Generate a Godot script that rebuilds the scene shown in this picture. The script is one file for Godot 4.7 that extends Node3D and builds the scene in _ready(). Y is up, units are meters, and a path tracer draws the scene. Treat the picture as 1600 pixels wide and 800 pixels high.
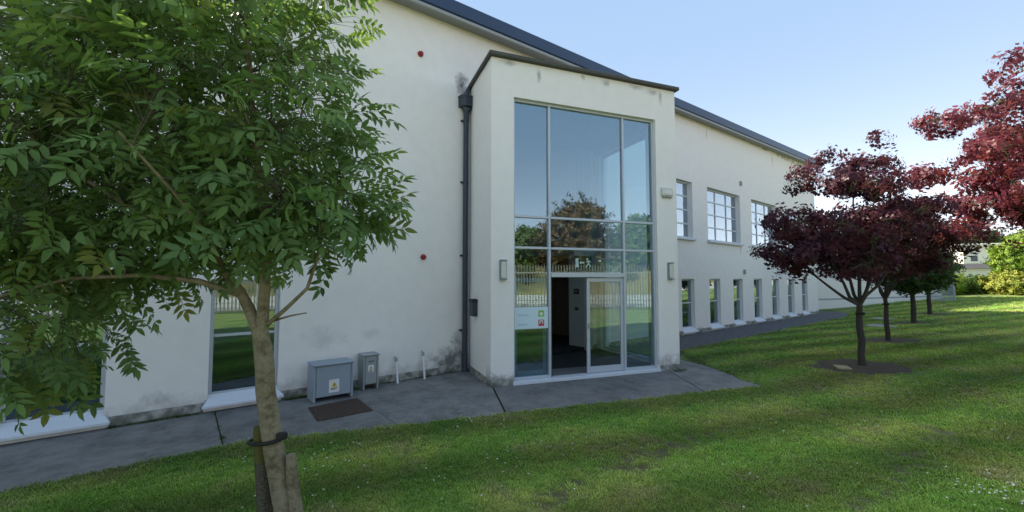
extends Node3D
# A white two-storey office building with a glazed entrance porch, seen across a mown lawn with young trees.
# World: the long facade lies in the plane z = 0 and faces +z; x runs along it; metres.

const PORCH_TURN := 18.2
const PORCH_AT := Vector3(4.88, 0.0, 1.59)
const ROOF_SLOPE := 0.0345
const ROOF_BASE := 7.77

var taken := {}
var rng := RandomNumberGenerator.new()
var M := {}
var noise_a := FastNoiseLite.new()
var noise_b := FastNoiseLite.new()
var noise_c := FastNoiseLite.new()

# ------------------------------------------------------------------ mesh building
class MB:
	var v := PackedVector3Array()
	var n := PackedVector3Array()
	var uv := PackedVector2Array()
	var uv2 := PackedVector2Array()
	var col := PackedColorArray()
	var colour := Color.WHITE
	var coloured := false
	var xf := Transform3D()

	func tri(a: Vector3, b: Vector3, c: Vector3, na: Vector3, nb: Vector3, nc: Vector3, ua := Vector2.ZERO, ub := Vector2.ZERO, uc := Vector2.ZERO) -> void:
		if (c - a).cross(b - a).dot(na + nb + nc) < 0.0:
			var t := b; b = c; c = t
			t = nb; nb = nc; nc = t
			var tu := ub; ub = uc; uc = tu
		v.append(xf * a); v.append(xf * b); v.append(xf * c)
		n.append(xf.basis * na); n.append(xf.basis * nb); n.append(xf.basis * nc)
		uv.append(ua); uv.append(ub); uv.append(uc)
		if coloured:
			col.append(colour); col.append(colour); col.append(colour)

	func quad(a: Vector3, b: Vector3, c: Vector3, d: Vector3, nn: Vector3, ua := Vector2.ZERO, ub := Vector2.ZERO, uc := Vector2.ZERO, ud := Vector2.ZERO) -> void:
		tri(a, b, c, nn, nn, nn, ua, ub, uc)
		tri(a, c, d, nn, nn, nn, ua, uc, ud)

	func box(lo: Vector3, hi: Vector3, bevel := 0.0) -> void:
		var ce := (lo + hi) * 0.5
		var h := (hi - lo) * 0.5
		var b := minf(bevel, minf(h.x, minf(h.y, h.z)) * 0.9)
		for ax in 3:
			var a1 := (ax + 1) % 3
			var a2 := (ax + 2) % 3
			for s in [-1.0, 1.0]:
				var nn := Vector3.ZERO
				nn[ax] = s
				var q := []
				for k in [[-1.0, -1.0], [1.0, -1.0], [1.0, 1.0], [-1.0, 1.0]]:
					var p := Vector3.ZERO
					p[ax] = s * h[ax]
					p[a1] = k[0] * (h[a1] - b)
					p[a2] = k[1] * (h[a2] - b)
					q.append(ce + p)
				quad(q[0], q[1], q[2], q[3], nn, Vector2(0, 0), Vector2(1, 0), Vector2(1, 1), Vector2(0, 1))
		if b <= 0.0:
			return
		for ax in 3:                       # edges that run along axis ax
			var a1 := (ax + 1) % 3
			var a2 := (ax + 2) % 3
			for s1 in [-1.0, 1.0]:
				for s2 in [-1.0, 1.0]:
					var e := []
					for k in [[-1.0, 0], [1.0, 0], [1.0, 1], [-1.0, 1]]:
						var p := Vector3.ZERO
						p[ax] = k[0] * (h[ax] - b)
						p[a1] = s1 * (h[a1] - (b if k[1] == 1 else 0.0))
						p[a2] = s2 * (h[a2] - (0.0 if k[1] == 1 else b))
						e.append(ce + p)
					var nn := Vector3.ZERO
					nn[a1] = s1; nn[a2] = s2
					quad(e[0], e[1], e[2], e[3], nn.normalized())
		for sx in [-1.0, 1.0]:
			for sy in [-1.0, 1.0]:
				for sz in [-1.0, 1.0]:
					var nn := Vector3(sx, sy, sz).normalized()
					tri(ce + Vector3(sx * h.x, sy * (h.y - b), sz * (h.z - b)), ce + Vector3(sx * (h.x - b), sy * h.y, sz * (h.z - b)), ce + Vector3(sx * (h.x - b), sy * (h.y - b), sz * h.z), nn, nn, nn)

	func tube(pts: Array, radii: Array, sides := 8, caps := true) -> void:
		var rings := []
		var nrm := []
		var side := Vector3.ZERO
		for i in pts.size():
			var t: Vector3 = (pts[mini(i + 1, pts.size() - 1)] - pts[maxi(i - 1, 0)]).normalized()
			if side == Vector3.ZERO:
				side = t.cross(Vector3(0.3, 0.1, 1.0) if absf(t.y) > 0.5 else Vector3.UP).normalized()
			side = (side - t * side.dot(t)).normalized()
			var up := t.cross(side)
			var r := []
			var rn := []
			for k in sides:
				var a := TAU * k / sides
				var o := side * cos(a) + up * sin(a)
				rn.append(o)
				r.append(pts[i] + o * radii[i])
			rings.append(r)
			nrm.append(rn)
		for i in pts.size() - 1:
			for k in sides:
				var j := (k + 1) % sides
				tri(rings[i][k], rings[i][j], rings[i + 1][j], nrm[i][k], nrm[i][j], nrm[i + 1][j])
				tri(rings[i][k], rings[i + 1][j], rings[i + 1][k], nrm[i][k], nrm[i + 1][j], nrm[i + 1][k])
		if caps:
			for e in [0, pts.size() - 1]:
				var nn: Vector3 = (pts[0] - pts[1]).normalized() if e == 0 else (pts[e] - pts[e - 1]).normalized()
				for k in range(1, sides - 1):
					tri(rings[e][0], rings[e][k], rings[e][k + 1], nn, nn, nn)

	func prism(poly: PackedVector2Array, y0: float, y1: float) -> void:   # poly in (x, z)
		var idx := Geometry2D.triangulate_polygon(poly)
		for i in range(0, idx.size(), 3):
			var a := poly[idx[i]]; var b := poly[idx[i + 1]]; var c := poly[idx[i + 2]]
			tri(Vector3(a.x, y1, a.y), Vector3(b.x, y1, b.y), Vector3(c.x, y1, c.y), Vector3.UP, Vector3.UP, Vector3.UP)
			tri(Vector3(a.x, y0, a.y), Vector3(b.x, y0, b.y), Vector3(c.x, y0, c.y), Vector3.DOWN, Vector3.DOWN, Vector3.DOWN)
		var turn := -1.0 if Geometry2D.is_polygon_clockwise(poly) else 1.0
		for i in poly.size():
			var a := poly[i]
			var b := poly[(i + 1) % poly.size()]
			var d := (b - a).normalized()
			var nn := Vector3(d.y, 0, -d.x) * turn
			quad(Vector3(a.x, y0, a.y), Vector3(b.x, y0, b.y), Vector3(b.x, y1, b.y), Vector3(a.x, y1, a.y), nn)

	# A wall in the plane z = 0 (front) to z = -thick, from u0 to u1, with openings [u0, u1, y0, y1]; the top follows top(u) = t0 + ts * u.
	func wall(u0: float, u1: float, y0: float, t0: float, ts: float, thick: float, holes: Array) -> void:
		var us := [u0, u1]
		var ys := [y0]
		for h in holes:
			us.append(h[0]); us.append(h[1]); ys.append(h[2]); ys.append(h[3])
		us.sort(); ys.sort()
		ys.append(1e6)
		for i in us.size() - 1:
			var a: float = us[i]
			var b: float = us[i + 1]
			if b - a < 1e-5:
				continue
			for j in ys.size() - 1:
				var c: float = ys[j]
				var d: float = ys[j + 1]
				if d - c < 1e-5:
					continue
				var open := false
				for h in holes:
					if a >= h[0] - 1e-5 and b <= h[1] + 1e-5 and c >= h[2] - 1e-5 and d <= h[3] + 1e-5:
						open = true
				if open:
					continue
				var da := d
				var db := d
				if d > 1e5:
					da = t0 + ts * a
					db = t0 + ts * b
					quad(Vector3(a, da, 0), Vector3(b, db, 0), Vector3(b, db, -thick), Vector3(a, da, -thick), Vector3.UP)
				for f in [[0.0, 1.0], [-thick, -1.0]]:
					quad(Vector3(a, c, f[0]), Vector3(b, c, f[0]), Vector3(b, db, f[0]), Vector3(a, da, f[0]), Vector3(0, 0, f[1]))
		for h in holes:
			var p := [Vector3(h[0], h[2], 0), Vector3(h[1], h[2], 0), Vector3(h[1], h[3], 0), Vector3(h[0], h[3], 0)]
			var nn := [Vector3.UP, Vector3.LEFT, Vector3.DOWN, Vector3.RIGHT]
			for k in 4:
				var a: Vector3 = p[k]
				var b: Vector3 = p[(k + 1) % 4]
				if k == 0 and h[2] <= y0 + 1e-4:
					continue
				quad(a, b, b - Vector3(0, 0, thick), a - Vector3(0, 0, thick), nn[k])
		for e in [[u0, -1.0], [u1, 1.0]]:
			quad(Vector3(e[0], y0, 0), Vector3(e[0], y0, -thick), Vector3(e[0], t0 + ts * e[0], -thick), Vector3(e[0], t0 + ts * e[0], 0), Vector3(e[1], 0, 0))
		# a second set of coordinates for the stains: metres along and up
		uv2.resize(v.size())
		for i in v.size():
			uv2[i] = Vector2(v[i].x, v[i].y)

	func mesh() -> ArrayMesh:
		var arr := []
		arr.resize(Mesh.ARRAY_MAX)
		arr[Mesh.ARRAY_VERTEX] = v
		arr[Mesh.ARRAY_NORMAL] = n
		arr[Mesh.ARRAY_TEX_UV] = uv
		if uv2.size() == v.size():
			arr[Mesh.ARRAY_TEX_UV2] = uv2
		if coloured:
			arr[Mesh.ARRAY_COLOR] = col
		var m := ArrayMesh.new()
		m.add_surface_from_arrays(Mesh.PRIMITIVE_TRIANGLES, arr)
		return m

# ------------------------------------------------------------------ nodes
func numbered(called: String) -> String:
	taken[called] = taken.get(called, -1) + 1
	return called if taken[called] == 0 else "%s_%03d" % [called, taken[called]]

func thing(called: String, label: String, category: String, where := Vector3.ZERO, group := "") -> Node3D:
	var o := Node3D.new()
	o.name = numbered(called)
	add_child(o)
	o.position = where
	tag(o, label, category, group)
	return o

func tag(o: Node, label: String, category: String, group := "") -> void:
	o.set_meta("label", label)
	o.set_meta("category", category)
	if group != "":
		o.set_meta("group", group)

func part(parent: Node, called: String, shape, material: Material) -> MeshInstance3D:
	var o := MeshInstance3D.new()
	o.name = called if parent != self else numbered(called)
	o.mesh = shape.mesh() if shape is MB else shape
	o.material_override = null
	for i in o.mesh.get_surface_count():
		o.set_surface_override_material(i, material)
	parent.add_child(o, true)
	return o

func group_node(parent: Node, called: String) -> Node3D:
	var o := Node3D.new()
	o.name = called
	parent.add_child(o, true)
	return o

func structure(called: String, shape, material: Material) -> MeshInstance3D:
	var o := part(self, called, shape, material)
	o.set_meta("kind", "structure")
	return o

# ------------------------------------------------------------------ materials
func lin(r: float, g: float, b: float, a := 1.0) -> Color:
	var c := Color(r, g, b).linear_to_srgb()
	c.a = a
	return c

func plain(c: Color, rough := 0.7, metal := 0.0, spec := 0.5) -> StandardMaterial3D:
	var m := StandardMaterial3D.new()
	m.albedo_color = c
	m.roughness = rough
	m.metallic = metal
	m.metallic_specular = spec
	return m

func noise_texture(sd: int, freq: float, ramp: Array, octaves := 4, size := 512, gain := 0.5) -> NoiseTexture2D:
	var f := FastNoiseLite.new()
	f.seed = sd
	f.noise_type = FastNoiseLite.TYPE_SIMPLEX_SMOOTH
	f.fractal_gain = gain
	f.frequency = freq
	f.fractal_octaves = octaves
	var t := NoiseTexture2D.new()
	t.width = size
	t.height = size
	t.seamless = true
	t.noise = f
	if ramp.size():
		var g := Gradient.new()
		var offs := PackedFloat32Array()
		var cols := PackedColorArray()
		for r in ramp:
			offs.append(r[0]); cols.append(r[1])
		g.offsets = offs
		g.colors = cols
		t.color_ramp = g
	return t

func grey(k: float) -> Color:
	return Color(k, k, k)

func textured(c: Color, tex: Texture2D, metres: float, rough := 0.8, bump: Texture2D = null, bump_cm := 0.0, world := true) -> StandardMaterial3D:
	var m := plain(c, rough)
	m.albedo_texture = tex
	m.uv1_triplanar = true
	m.uv1_world_triplanar = world
	m.uv1_scale = Vector3.ONE / metres
	if bump:
		m.heightmap_enabled = true
		m.heightmap_texture = bump
		m.heightmap_scale = bump_cm
	return m

func leafy(c: Color, glow: float, rough := 0.55) -> StandardMaterial3D:
	var m := plain(c, rough, 0.0, 0.4)
	m.vertex_color_use_as_albedo = true
	m.backlight_enabled = true
	m.backlight = Color(glow, glow, glow * 0.6).linear_to_srgb()
	m.cull_mode = BaseMaterial3D.CULL_DISABLED
	return m

func pane_material(coating: float, tint: Color, bend := 0.08) -> StandardMaterial3D:
	var m := plain(Color(tint.r, tint.g, tint.b, 0.0), 0.0, coating)      # solar-control glass: a thin metal coating mirrors part of the light
	m.refraction_enabled = true
	m.refraction_scale = bend
	return m

func make_materials() -> void:
	var mottled := noise_texture(11, 0.012, [[0.0, grey(0.975)], [0.5, grey(0.99)], [1.0, grey(1.0)]], 5)
	var fine := noise_texture(12, 0.09, [[0.0, grey(0.0)], [1.0, grey(1.0)]], 4)
	var grit := noise_texture(13, 0.05, [[0.0, grey(0.55)], [0.42, grey(0.8)], [0.6, grey(0.9)], [1.0, grey(1.0)]], 6)
	var blotch := noise_texture(14, 0.009, [[0.0, grey(0.78)], [0.4, grey(0.88)], [0.6, grey(0.95)], [1.0, grey(1.0)]], 6, 512)
	M.wall = textured(lin(0.86, 0.83, 0.78), mottled, 2.3, 0.9, fine, 0.05)
	M.porch_wall = textured(lin(0.86, 0.83, 0.78), mottled, 2.3, 0.9, fine, 0.05)
	stains(M.wall, facade_stains(), Vector2(-3.0, 0.0), Vector2(34.0, 8.5))
	stains(M.porch_wall, porch_stains(), Vector2(0.0, 0.0), Vector2(4.6, 6.7))
	M.plinth = textured(lin(0.46, 0.455, 0.42), noise_texture(21, 0.012, [[0.0, Color(0.50, 0.51, 0.47)], [0.45, Color(0.72, 0.72, 0.70)], [0.62, Color(0.88, 0.88, 0.87)], [1.0, Color(1, 1, 1)]], 5), 1.6, 0.95, fine, 0.15)
	var worn := noise_texture(15, 0.0035, [[0.0, grey(0.66)], [0.30, grey(0.80)], [0.46, grey(0.88)], [0.56, grey(0.92)], [0.70, grey(0.97)], [1.0, Color(1.0, 0.99, 0.95)]], 9, 1024, 0.80)
	M.concrete = textured(lin(0.225, 0.22, 0.21), worn, 2.6, 0.92, grit, 0.4)
	M.concrete_b = textured(lin(0.205, 0.20, 0.192), worn, 3.1, 0.92, grit, 0.4)
	M.asphalt = textured(lin(0.10, 0.102, 0.11), blotch, 1.3, 0.9, grit, 0.5)
	M.fascia = plain(lin(0.020, 0.045, 0.100), 0.4, 0.0)
	M.trim = plain(lin(0.30, 0.31, 0.32), 0.55)
	M.coping = textured(lin(0.115, 0.115, 0.10), grit, 0.8, 0.85)
	M.frame = plain(lin(0.50, 0.54, 0.58), 0.42, 0.25)
	M.frame_white = plain(lin(0.62, 0.65, 0.68), 0.45)
	M.sill = textured(lin(0.66, 0.69, 0.73), mottled, 0.9, 0.6)
	M.gasket = plain(lin(0.02, 0.02, 0.022), 0.6)
	M.pane = pane_material(0.13, lin(0.66, 0.87, 0.96))
	M.pane_clear = pane_material(0.05, lin(0.80, 0.93, 0.93), 0.06)
	M.pane_upper = pane_material(0.26, lin(0.78, 0.90, 0.98))
	M.plaster = plain(lin(0.72, 0.72, 0.70), 0.9)
	M.ceiling = plain(lin(0.62, 0.62, 0.6), 0.9)
	M.carpet = textured(lin(0.045, 0.044, 0.046), grit, 0.4, 0.95)
	M.mat = textured(lin(0.27, 0.27, 0.27), grit, 0.25, 0.95)
	M.wood = textured(lin(0.40, 0.31, 0.235), noise_texture(31, 0.02, [[0.0, grey(0.6)], [1.0, grey(1.0)]], 4), 0.8, 0.5)
	M.pipe = plain(lin(0.030, 0.042, 0.058), 0.45)
	M.white_plastic = plain(lin(0.72, 0.73, 0.74), 0.4)
	M.cabinet_blue = textured(lin(0.29, 0.34, 0.39), mottled, 0.5, 0.5)
	M.cabinet_grey = textured(lin(0.31, 0.335, 0.335), mottled, 0.5, 0.5)
	M.dark = plain(lin(0.012, 0.012, 0.014), 0.6)
	M.black_rubber = plain(lin(0.012, 0.012, 0.012), 0.7)
	M.red = plain(lin(0.33, 0.012, 0.02), 0.35)
	M.sticker = plain(lin(0.72, 0.72, 0.70), 0.5)
	M.yellow = plain(lin(0.70, 0.52, 0.05), 0.5)
	M.green_sign = plain(lin(0.01, 0.16, 0.07), 0.4)
	M.print_green = plain(lin(0.22, 0.50, 0.05), 0.5)
	M.print_red = plain(lin(0.50, 0.05, 0.04), 0.5)
	M.print_blue = plain(lin(0.10, 0.20, 0.30), 0.5)
	M.panel = plain(lin(0.60, 0.74, 0.80), 0.35)
	M.rust = textured(lin(0.105, 0.062, 0.042), noise_texture(41, 0.03, [[0.0, grey(0.45)], [1.0, grey(1.0)]], 6), 0.9, 0.85, grit, 0.5)
	M.lens = plain(lin(0.62, 0.62, 0.55), 0.3)
	M.soil = textured(lin(0.075, 0.055, 0.038), grit, 0.35, 0.98, grit, 1.5)
	M.slab_yellow = textured(lin(0.46, 0.42, 0.24), grit, 0.4, 0.9)
	M.slab_pale = textured(lin(0.36, 0.37, 0.36), grit, 0.6, 0.9)
	M.bark_pale = textured(lin(0.36, 0.32, 0.245), noise_texture(51, 0.006, [[0.0, Color(0.45, 0.42, 0.35)], [0.35, Color(0.68, 0.65, 0.57)], [0.52, Color(0.86, 0.83, 0.75)], [1.0, Color(1, 1, 0.97)]], 8, 512, 0.78), 0.5, 0.9, fine, 0.5)
	M.bark_dark = textured(lin(0.115, 0.10, 0.082), noise_texture(52, 0.03, [[0.0, grey(0.4)], [1.0, grey(1.0)]], 5), 0.3, 0.92, fine, 0.6)
	M.post = textured(lin(0.20, 0.175, 0.115), noise_texture(53, 0.03, [[0.0, grey(0.45)], [1.0, grey(1.0)]], 5), 0.3, 0.9, fine, 0.6)
	M.twig = plain(lin(0.095, 0.095, 0.050), 0.8)
	M.moss = textured(lin(0.27, 0.26, 0.06), noise_texture(54, 0.05, [[0.0, grey(0.5)], [1.0, grey(1.0)]], 5), 0.2, 0.95, fine, 1.0)
	M.leaf_green = leafy(lin(1, 1, 1), 0.95, 0.5)
	M.leaf_purple = leafy(lin(1, 1, 1), 0.95, 0.42)
	M.leaf_far = leafy(lin(1, 1, 1), 0.6, 0.7)
	M.grass = leafy(lin(1, 1, 1), 0.7, 0.7)
	M.lawn = textured(lin(1, 1, 1), noise_texture(61, 0.06, [[0.0, grey(0.45)], [0.5, grey(0.75)], [1.0, grey(1.0)]], 5), 0.9, 0.95, grit, 1.2)
	M.lawn.vertex_color_use_as_albedo = true
	M.galvanised = plain(lin(0.30, 0.32, 0.33), 0.5, 0.4)
	M.fence_steel = plain(lin(0.10, 0.095, 0.08), 0.7)
	M.house_white = textured(lin(0.74, 0.72, 0.68), mottled, 4.0, 0.9)
	M.house_grey = textured(lin(0.55, 0.56, 0.58), mottled, 4.0, 0.9)
	M.slate = textured(lin(0.10, 0.10, 0.11), grit, 1.5, 0.8)
	M.far_glass = plain(lin(0.02, 0.025, 0.03), 0.1)
	M.road = textured(lin(0.42, 0.41, 0.39), blotch, 3.0, 0.9)
	M.sign_lit = plain(lin(0.75, 0.78, 0.75), 0.5)
	M.sign_lit.emission_enabled = true
	M.sign_lit.emission = lin(0.75, 0.95, 0.85)
	M.sign_lit.emission_energy_multiplier = 0.14
	M.petal = plain(lin(0.72, 0.72, 0.68), 0.8)

func stains(m: StandardMaterial3D, img: Image, at: Vector2, size: Vector2) -> void:
	m.detail_enabled = true
	m.detail_albedo = ImageTexture.create_from_image(img)
	m.detail_uv_layer = BaseMaterial3D.DETAIL_UV_2
	m.detail_blend_mode = BaseMaterial3D.BLEND_MODE_MIX
	m.uv2_scale = Vector3(1.0 / size.x, -1.0 / size.y, 1.0)
	m.uv2_offset = Vector3(-at.x / size.x, 1.0 + at.y / size.y, 0.0)

# a patch of algae or soot on a wall: blotchy, thresholded by noise so that it has its own ragged outline
func patch(img: Image, px: Vector2, at: Vector2, ce: Vector2, rad: Vector2, c: Color, strength: float, grain := 9.0) -> void:
	var w := img.get_width()
	var h := img.get_height()
	var x0 := int((ce.x - rad.x - at.x) * px.x)
	var x1 := int((ce.x + rad.x - at.x) * px.x)
	var y0 := int((ce.y - rad.y - at.y) * px.y)
	var y1 := int((ce.y + rad.y - at.y) * px.y)
	for j in range(maxi(y0, 0), mini(y1, h - 1) + 1):
		for i in range(maxi(x0, 0), mini(x1, w - 1) + 1):
			var p := Vector2(at.x + (i + 0.5) / px.x, at.y + (j + 0.5) / px.y)
			var d := ((p - ce) / rad).length()
			if d >= 1.0:
				continue
			var nz := noise_b.get_noise_2d(p.x * grain, p.y * grain) + 0.6 * noise_c.get_noise_2d(p.x * grain * 4.0, p.y * grain * 4.0)
			var k := clampf((1.0 - d) * 1.3 + nz * 0.55 - 0.22, 0.0, 1.0) * strength
			var row := h - 1 - j
			var old := img.get_pixel(i, row)
			if k > old.a:
				img.set_pixel(i, row, Color(c.r, c.g, c.b, k))

func facade_stains() -> Image:
	var img := Image.create_empty(2048, 512, false, Image.FORMAT_RGBA8)
	img.fill(Color(0.2, 0.2, 0.17, 0.0))
	var at := Vector2(-3.0, 0.0)
	var px := Vector2(2048 / 34.0, 512 / 8.5)
	var dirt := Color(0.22, 0.23, 0.19)
	var soot := Color(0.20, 0.21, 0.22)
	var r := RandomNumberGenerator.new()
	r.seed = 77
	for i in 26:                                   # splashed dirt along the foot of the wall
		patch(img, px, at, Vector2(-1.0 + i * 0.28 + r.randf() * 0.2, 0.16), Vector2(0.3 + r.randf() * 0.3, 0.12 + r.randf() * 0.16), dirt, 0.30)
	for i in 30:
		patch(img, px, at, Vector2(14.2 + r.randf() * 16.0, 0.1), Vector2(0.3 + r.randf() * 0.4, 0.10 + r.randf() * 0.1), dirt, 0.5)
	patch(img, px, at, Vector2(4.95, 0.25), Vector2(0.75, 0.48), Color(0.14, 0.16, 0.12), 0.8)
	patch(img, px, at, Vector2(5.15, 0.4), Vector2(0.35, 0.75), Color(0.14, 0.16, 0.12), 0.7)
	patch(img, px, at, Vector2(2.25, 1.0), Vector2(0.5, 0.32), soot, 0.2)
	patch(img, px, at, Vector2(3.1, 1.0), Vector2(0.25, 0.2), soot, 0.2)
	patch(img, px, at, Vector2(5.20, 6.66), Vector2(0.26, 0.32), Color(0.12, 0.13, 0.14), 0.95)
	patch(img, px, at, Vector2(5.27, 6.42), Vector2(0.14, 0.35), Color(0.12, 0.13, 0.14), 0.8)
	for s in [[23.9, 8.2, 0.06, 0.5], [19.9, 3.4, 0.05, 0.35], [8.0, 7.6, 0.06, 0.4], [2.2, 7.4, 0.07, 0.5], [17.0, 8.0, 0.05, 0.35], [27.0, 8.3, 0.05, 0.3]]:
		patch(img, px, at, Vector2(s[0], s[1]), Vector2(s[2] * 1.6, s[3]), dirt, 0.45, 14.0)
	patch(img, px, at, Vector2(-0.1, 0.25), Vector2(0.35, 0.2), dirt, 0.38)
	return img

func porch_stains() -> Image:
	var img := Image.create_empty(512, 768, false, Image.FORMAT_RGBA8)
	img.fill(Color(0.2, 0.2, 0.17, 0.0))
	var at := Vector2.ZERO
	var px := Vector2(512 / 4.6, 768 / 6.7)
	var dirt := Color(0.24, 0.22, 0.18)
	for s in [[1.05, 6.35, 0.07, 0.24], [2.1, 6.5, 0.10, 0.10], [2.7, 6.48, 0.18, 0.12], [3.5, 6.5, 0.25, 0.09], [4.18, 6.36, 0.07, 0.22], [0.35, 6.5, 0.25, 0.10], [3.95, 6.45, 0.2, 0.12]]:
		patch(img, px, at, Vector2(s[0], s[1]), Vector2(s[2], s[3]), dirt, 0.5, 12.0)
	var r := RandomNumberGenerator.new()
	r.seed = 5
	for i in 5:
		patch(img, px, at, Vector2(0.05 + i * 0.1, 0.1), Vector2(0.2, 0.14 + r.randf() * 0.12), dirt, 0.7)
		patch(img, px, at, Vector2(4.1 + i * 0.12, 0.14), Vector2(0.22, 0.2 + r.randf() * 0.15), Color(0.34, 0.29, 0.28), 0.5)
	return img

# ------------------------------------------------------------------ ground
func path_edge(x: float) -> float:      # z of the lawn's edge along the paving
	if x < 0.9: return 1.84
	if x < 9.06: return lerpf(1.9, 4.84, (x - 0.9) / 8.16)
	if x < 11.6: return lerpf(4.84, 1.72, pow((x - 9.06) / 2.54, 0.8))
	if x < 28.0: return 1.7
	return 1.7 - 0.12 * (x - 28.0)

func ground_height(x: float, z: float) -> float:
	var s := z - path_edge(x)
	if x < 33.4 and s < 0.0 and z > -23.0:
		return -0.07
	var h := 0.012 + 0.05 * clampf(s, 0.0, 6.6)
	if x > 30.0:
		h = lerpf(h, 0.16 + 0.012 * (x - 30.0) + 0.03 * clampf(z, 0.0, 8.0), smoothstep(31.0, 44.0, x))
	h += 0.62 * clampf((z - 17.2) / 6.8, 0.0, 1.0) + 2.5 * smoothstep(23.4, 31.5, z)     # the road lies a little higher, then a bank
	h += 0.018 * noise_a.get_noise_2d(x * 0.9, z * 0.9) * smoothstep(0.3, 2.0, s) * smoothstep(17.0, 14.0, z)
	return h

func segment_distance(p: Vector2, a: Vector2, b: Vector2) -> float:
	var t := clampf((p - a).dot(b - a) / (b - a).length_squared(), 0.0, 1.0)
	return p.distance_to(a + (b - a) * t)

const PITS := [[11.62, 5.82, 0.86], [17.2, 5.36, 0.8], [25.2, 4.86, 0.75], [31.8, 4.6, 0.75]]

func soil_amount(x: float, z: float) -> float:
	var p := Vector2(x, z)
	var k := 0.0
	var w := 0.22 * noise_b.get_noise_2d(x * 2.5, z * 2.5) + 0.16 * noise_c.get_noise_2d(x * 6.0, z * 6.0)
	for t in PITS:
		k = maxf(k, smoothstep(0.06, -0.06, p.distance_to(Vector2(t[0], t[1])) - t[2] + w))
		k = maxf(k, 0.5 * smoothstep(0.07, 0.0, absf(p.distance_to(Vector2(t[0] - 0.1, t[1])) - t[2] - 0.36 + w * 0.5)))
	var ruts := [[[2.0, 5.68], [2.4, 5.58], [3.0, 5.50], [3.6, 5.48], [4.6, 5.55], [5.6, 5.72]], [[4.2, 7.44], [5.5, 7.40], [6.9, 7.38], [7.7, 7.5]], [[6.4, 5.2], [8.9, 5.6], [11.5, 6.9]], [[2.6, 5.95], [3.8, 6.1], [5.4, 6.6]]]
	var deep := [0.85, 0.75, 0.35, 0.4]
	for i in ruts.size():
		for j in ruts[i].size() - 1:
			var d := segment_distance(p, Vector2(ruts[i][j][0], ruts[i][j][1]), Vector2(ruts[i][j + 1][0], ruts[i][j + 1][1]))
			k = maxf(k, deep[i] * smoothstep(0.26, 0.04, d + w * 0.6) * clampf(0.50 + 0.7 * noise_b.get_noise_2d(x * 2.0 + 40.0, z * 2.0) + 1.4 * noise_c.get_noise_2d(x * 10.0, z * 10.0), 0.0, 1.0))
	var far_edge := z - path_edge(x)
	if x < 31.0 and far_edge > -0.05 and far_edge < 0.1:
		k = maxf(k, 0.45)
	return k

func lawn_colour(x: float, z: float) -> Color:
	var big := noise_a.get_noise_2d(x * 0.55, z * 0.55)
	var mid := noise_b.get_noise_2d(x * 1.8, z * 1.8)
	var small := noise_c.get_noise_2d(x * 7.0, z * 7.0)
	var c := Color(0.205, 0.320, 0.064)
	c = c.lerp(Color(0.290, 0.345, 0.088), clampf(0.45 + 1.5 * big + 0.8 * mid, 0.0, 1.0))   # drier
	c = c.lerp(Color(0.140, 0.275, 0.048), clampf(0.3 - 1.1 * mid + 0.3 * small, 0.0, 0.8))    # lusher
	c = c.lerp(Color(0.30, 0.27, 0.15), clampf(1.1 * small + 0.9 * mid - 0.22, 0.0, 0.55))  # thatch
	# the mower's strips, at an angle to the building
	var strip := sin((x * 0.34 - z * 0.94) * TAU / 1.5 + 0.5 * mid)
	c = c * (1.0 + 0.28 * strip)
	if z > 23.3:
		var dry := Color(0.40, 0.32, 0.11).lerp(Color(0.30, 0.27, 0.08), clampf(0.5 + small, 0.0, 1.0))
		var green := clampf(0.5 + 2.2 * noise_b.get_noise_2d(x * 0.35, z * 0.8 + 9.0) - absf(z - 27.0) * 0.30, 0.0, 1.0)
		c = c.lerp(dry.lerp(Color(0.075, 0.10, 0.03), green), smoothstep(23.3, 23.9, z))
	c.a = 1.0
	return c

func steps(parts: Array) -> PackedFloat32Array:      # [[from, to, step], ...]
	var out := PackedFloat32Array()
	for p in parts:
		var nn := int(round((p[1] - p[0]) / p[2]))
		for i in nn:
			out.append(lerpf(p[0], p[1], float(i) / nn))
	out.append(parts[-1][1])
	return out

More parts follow.
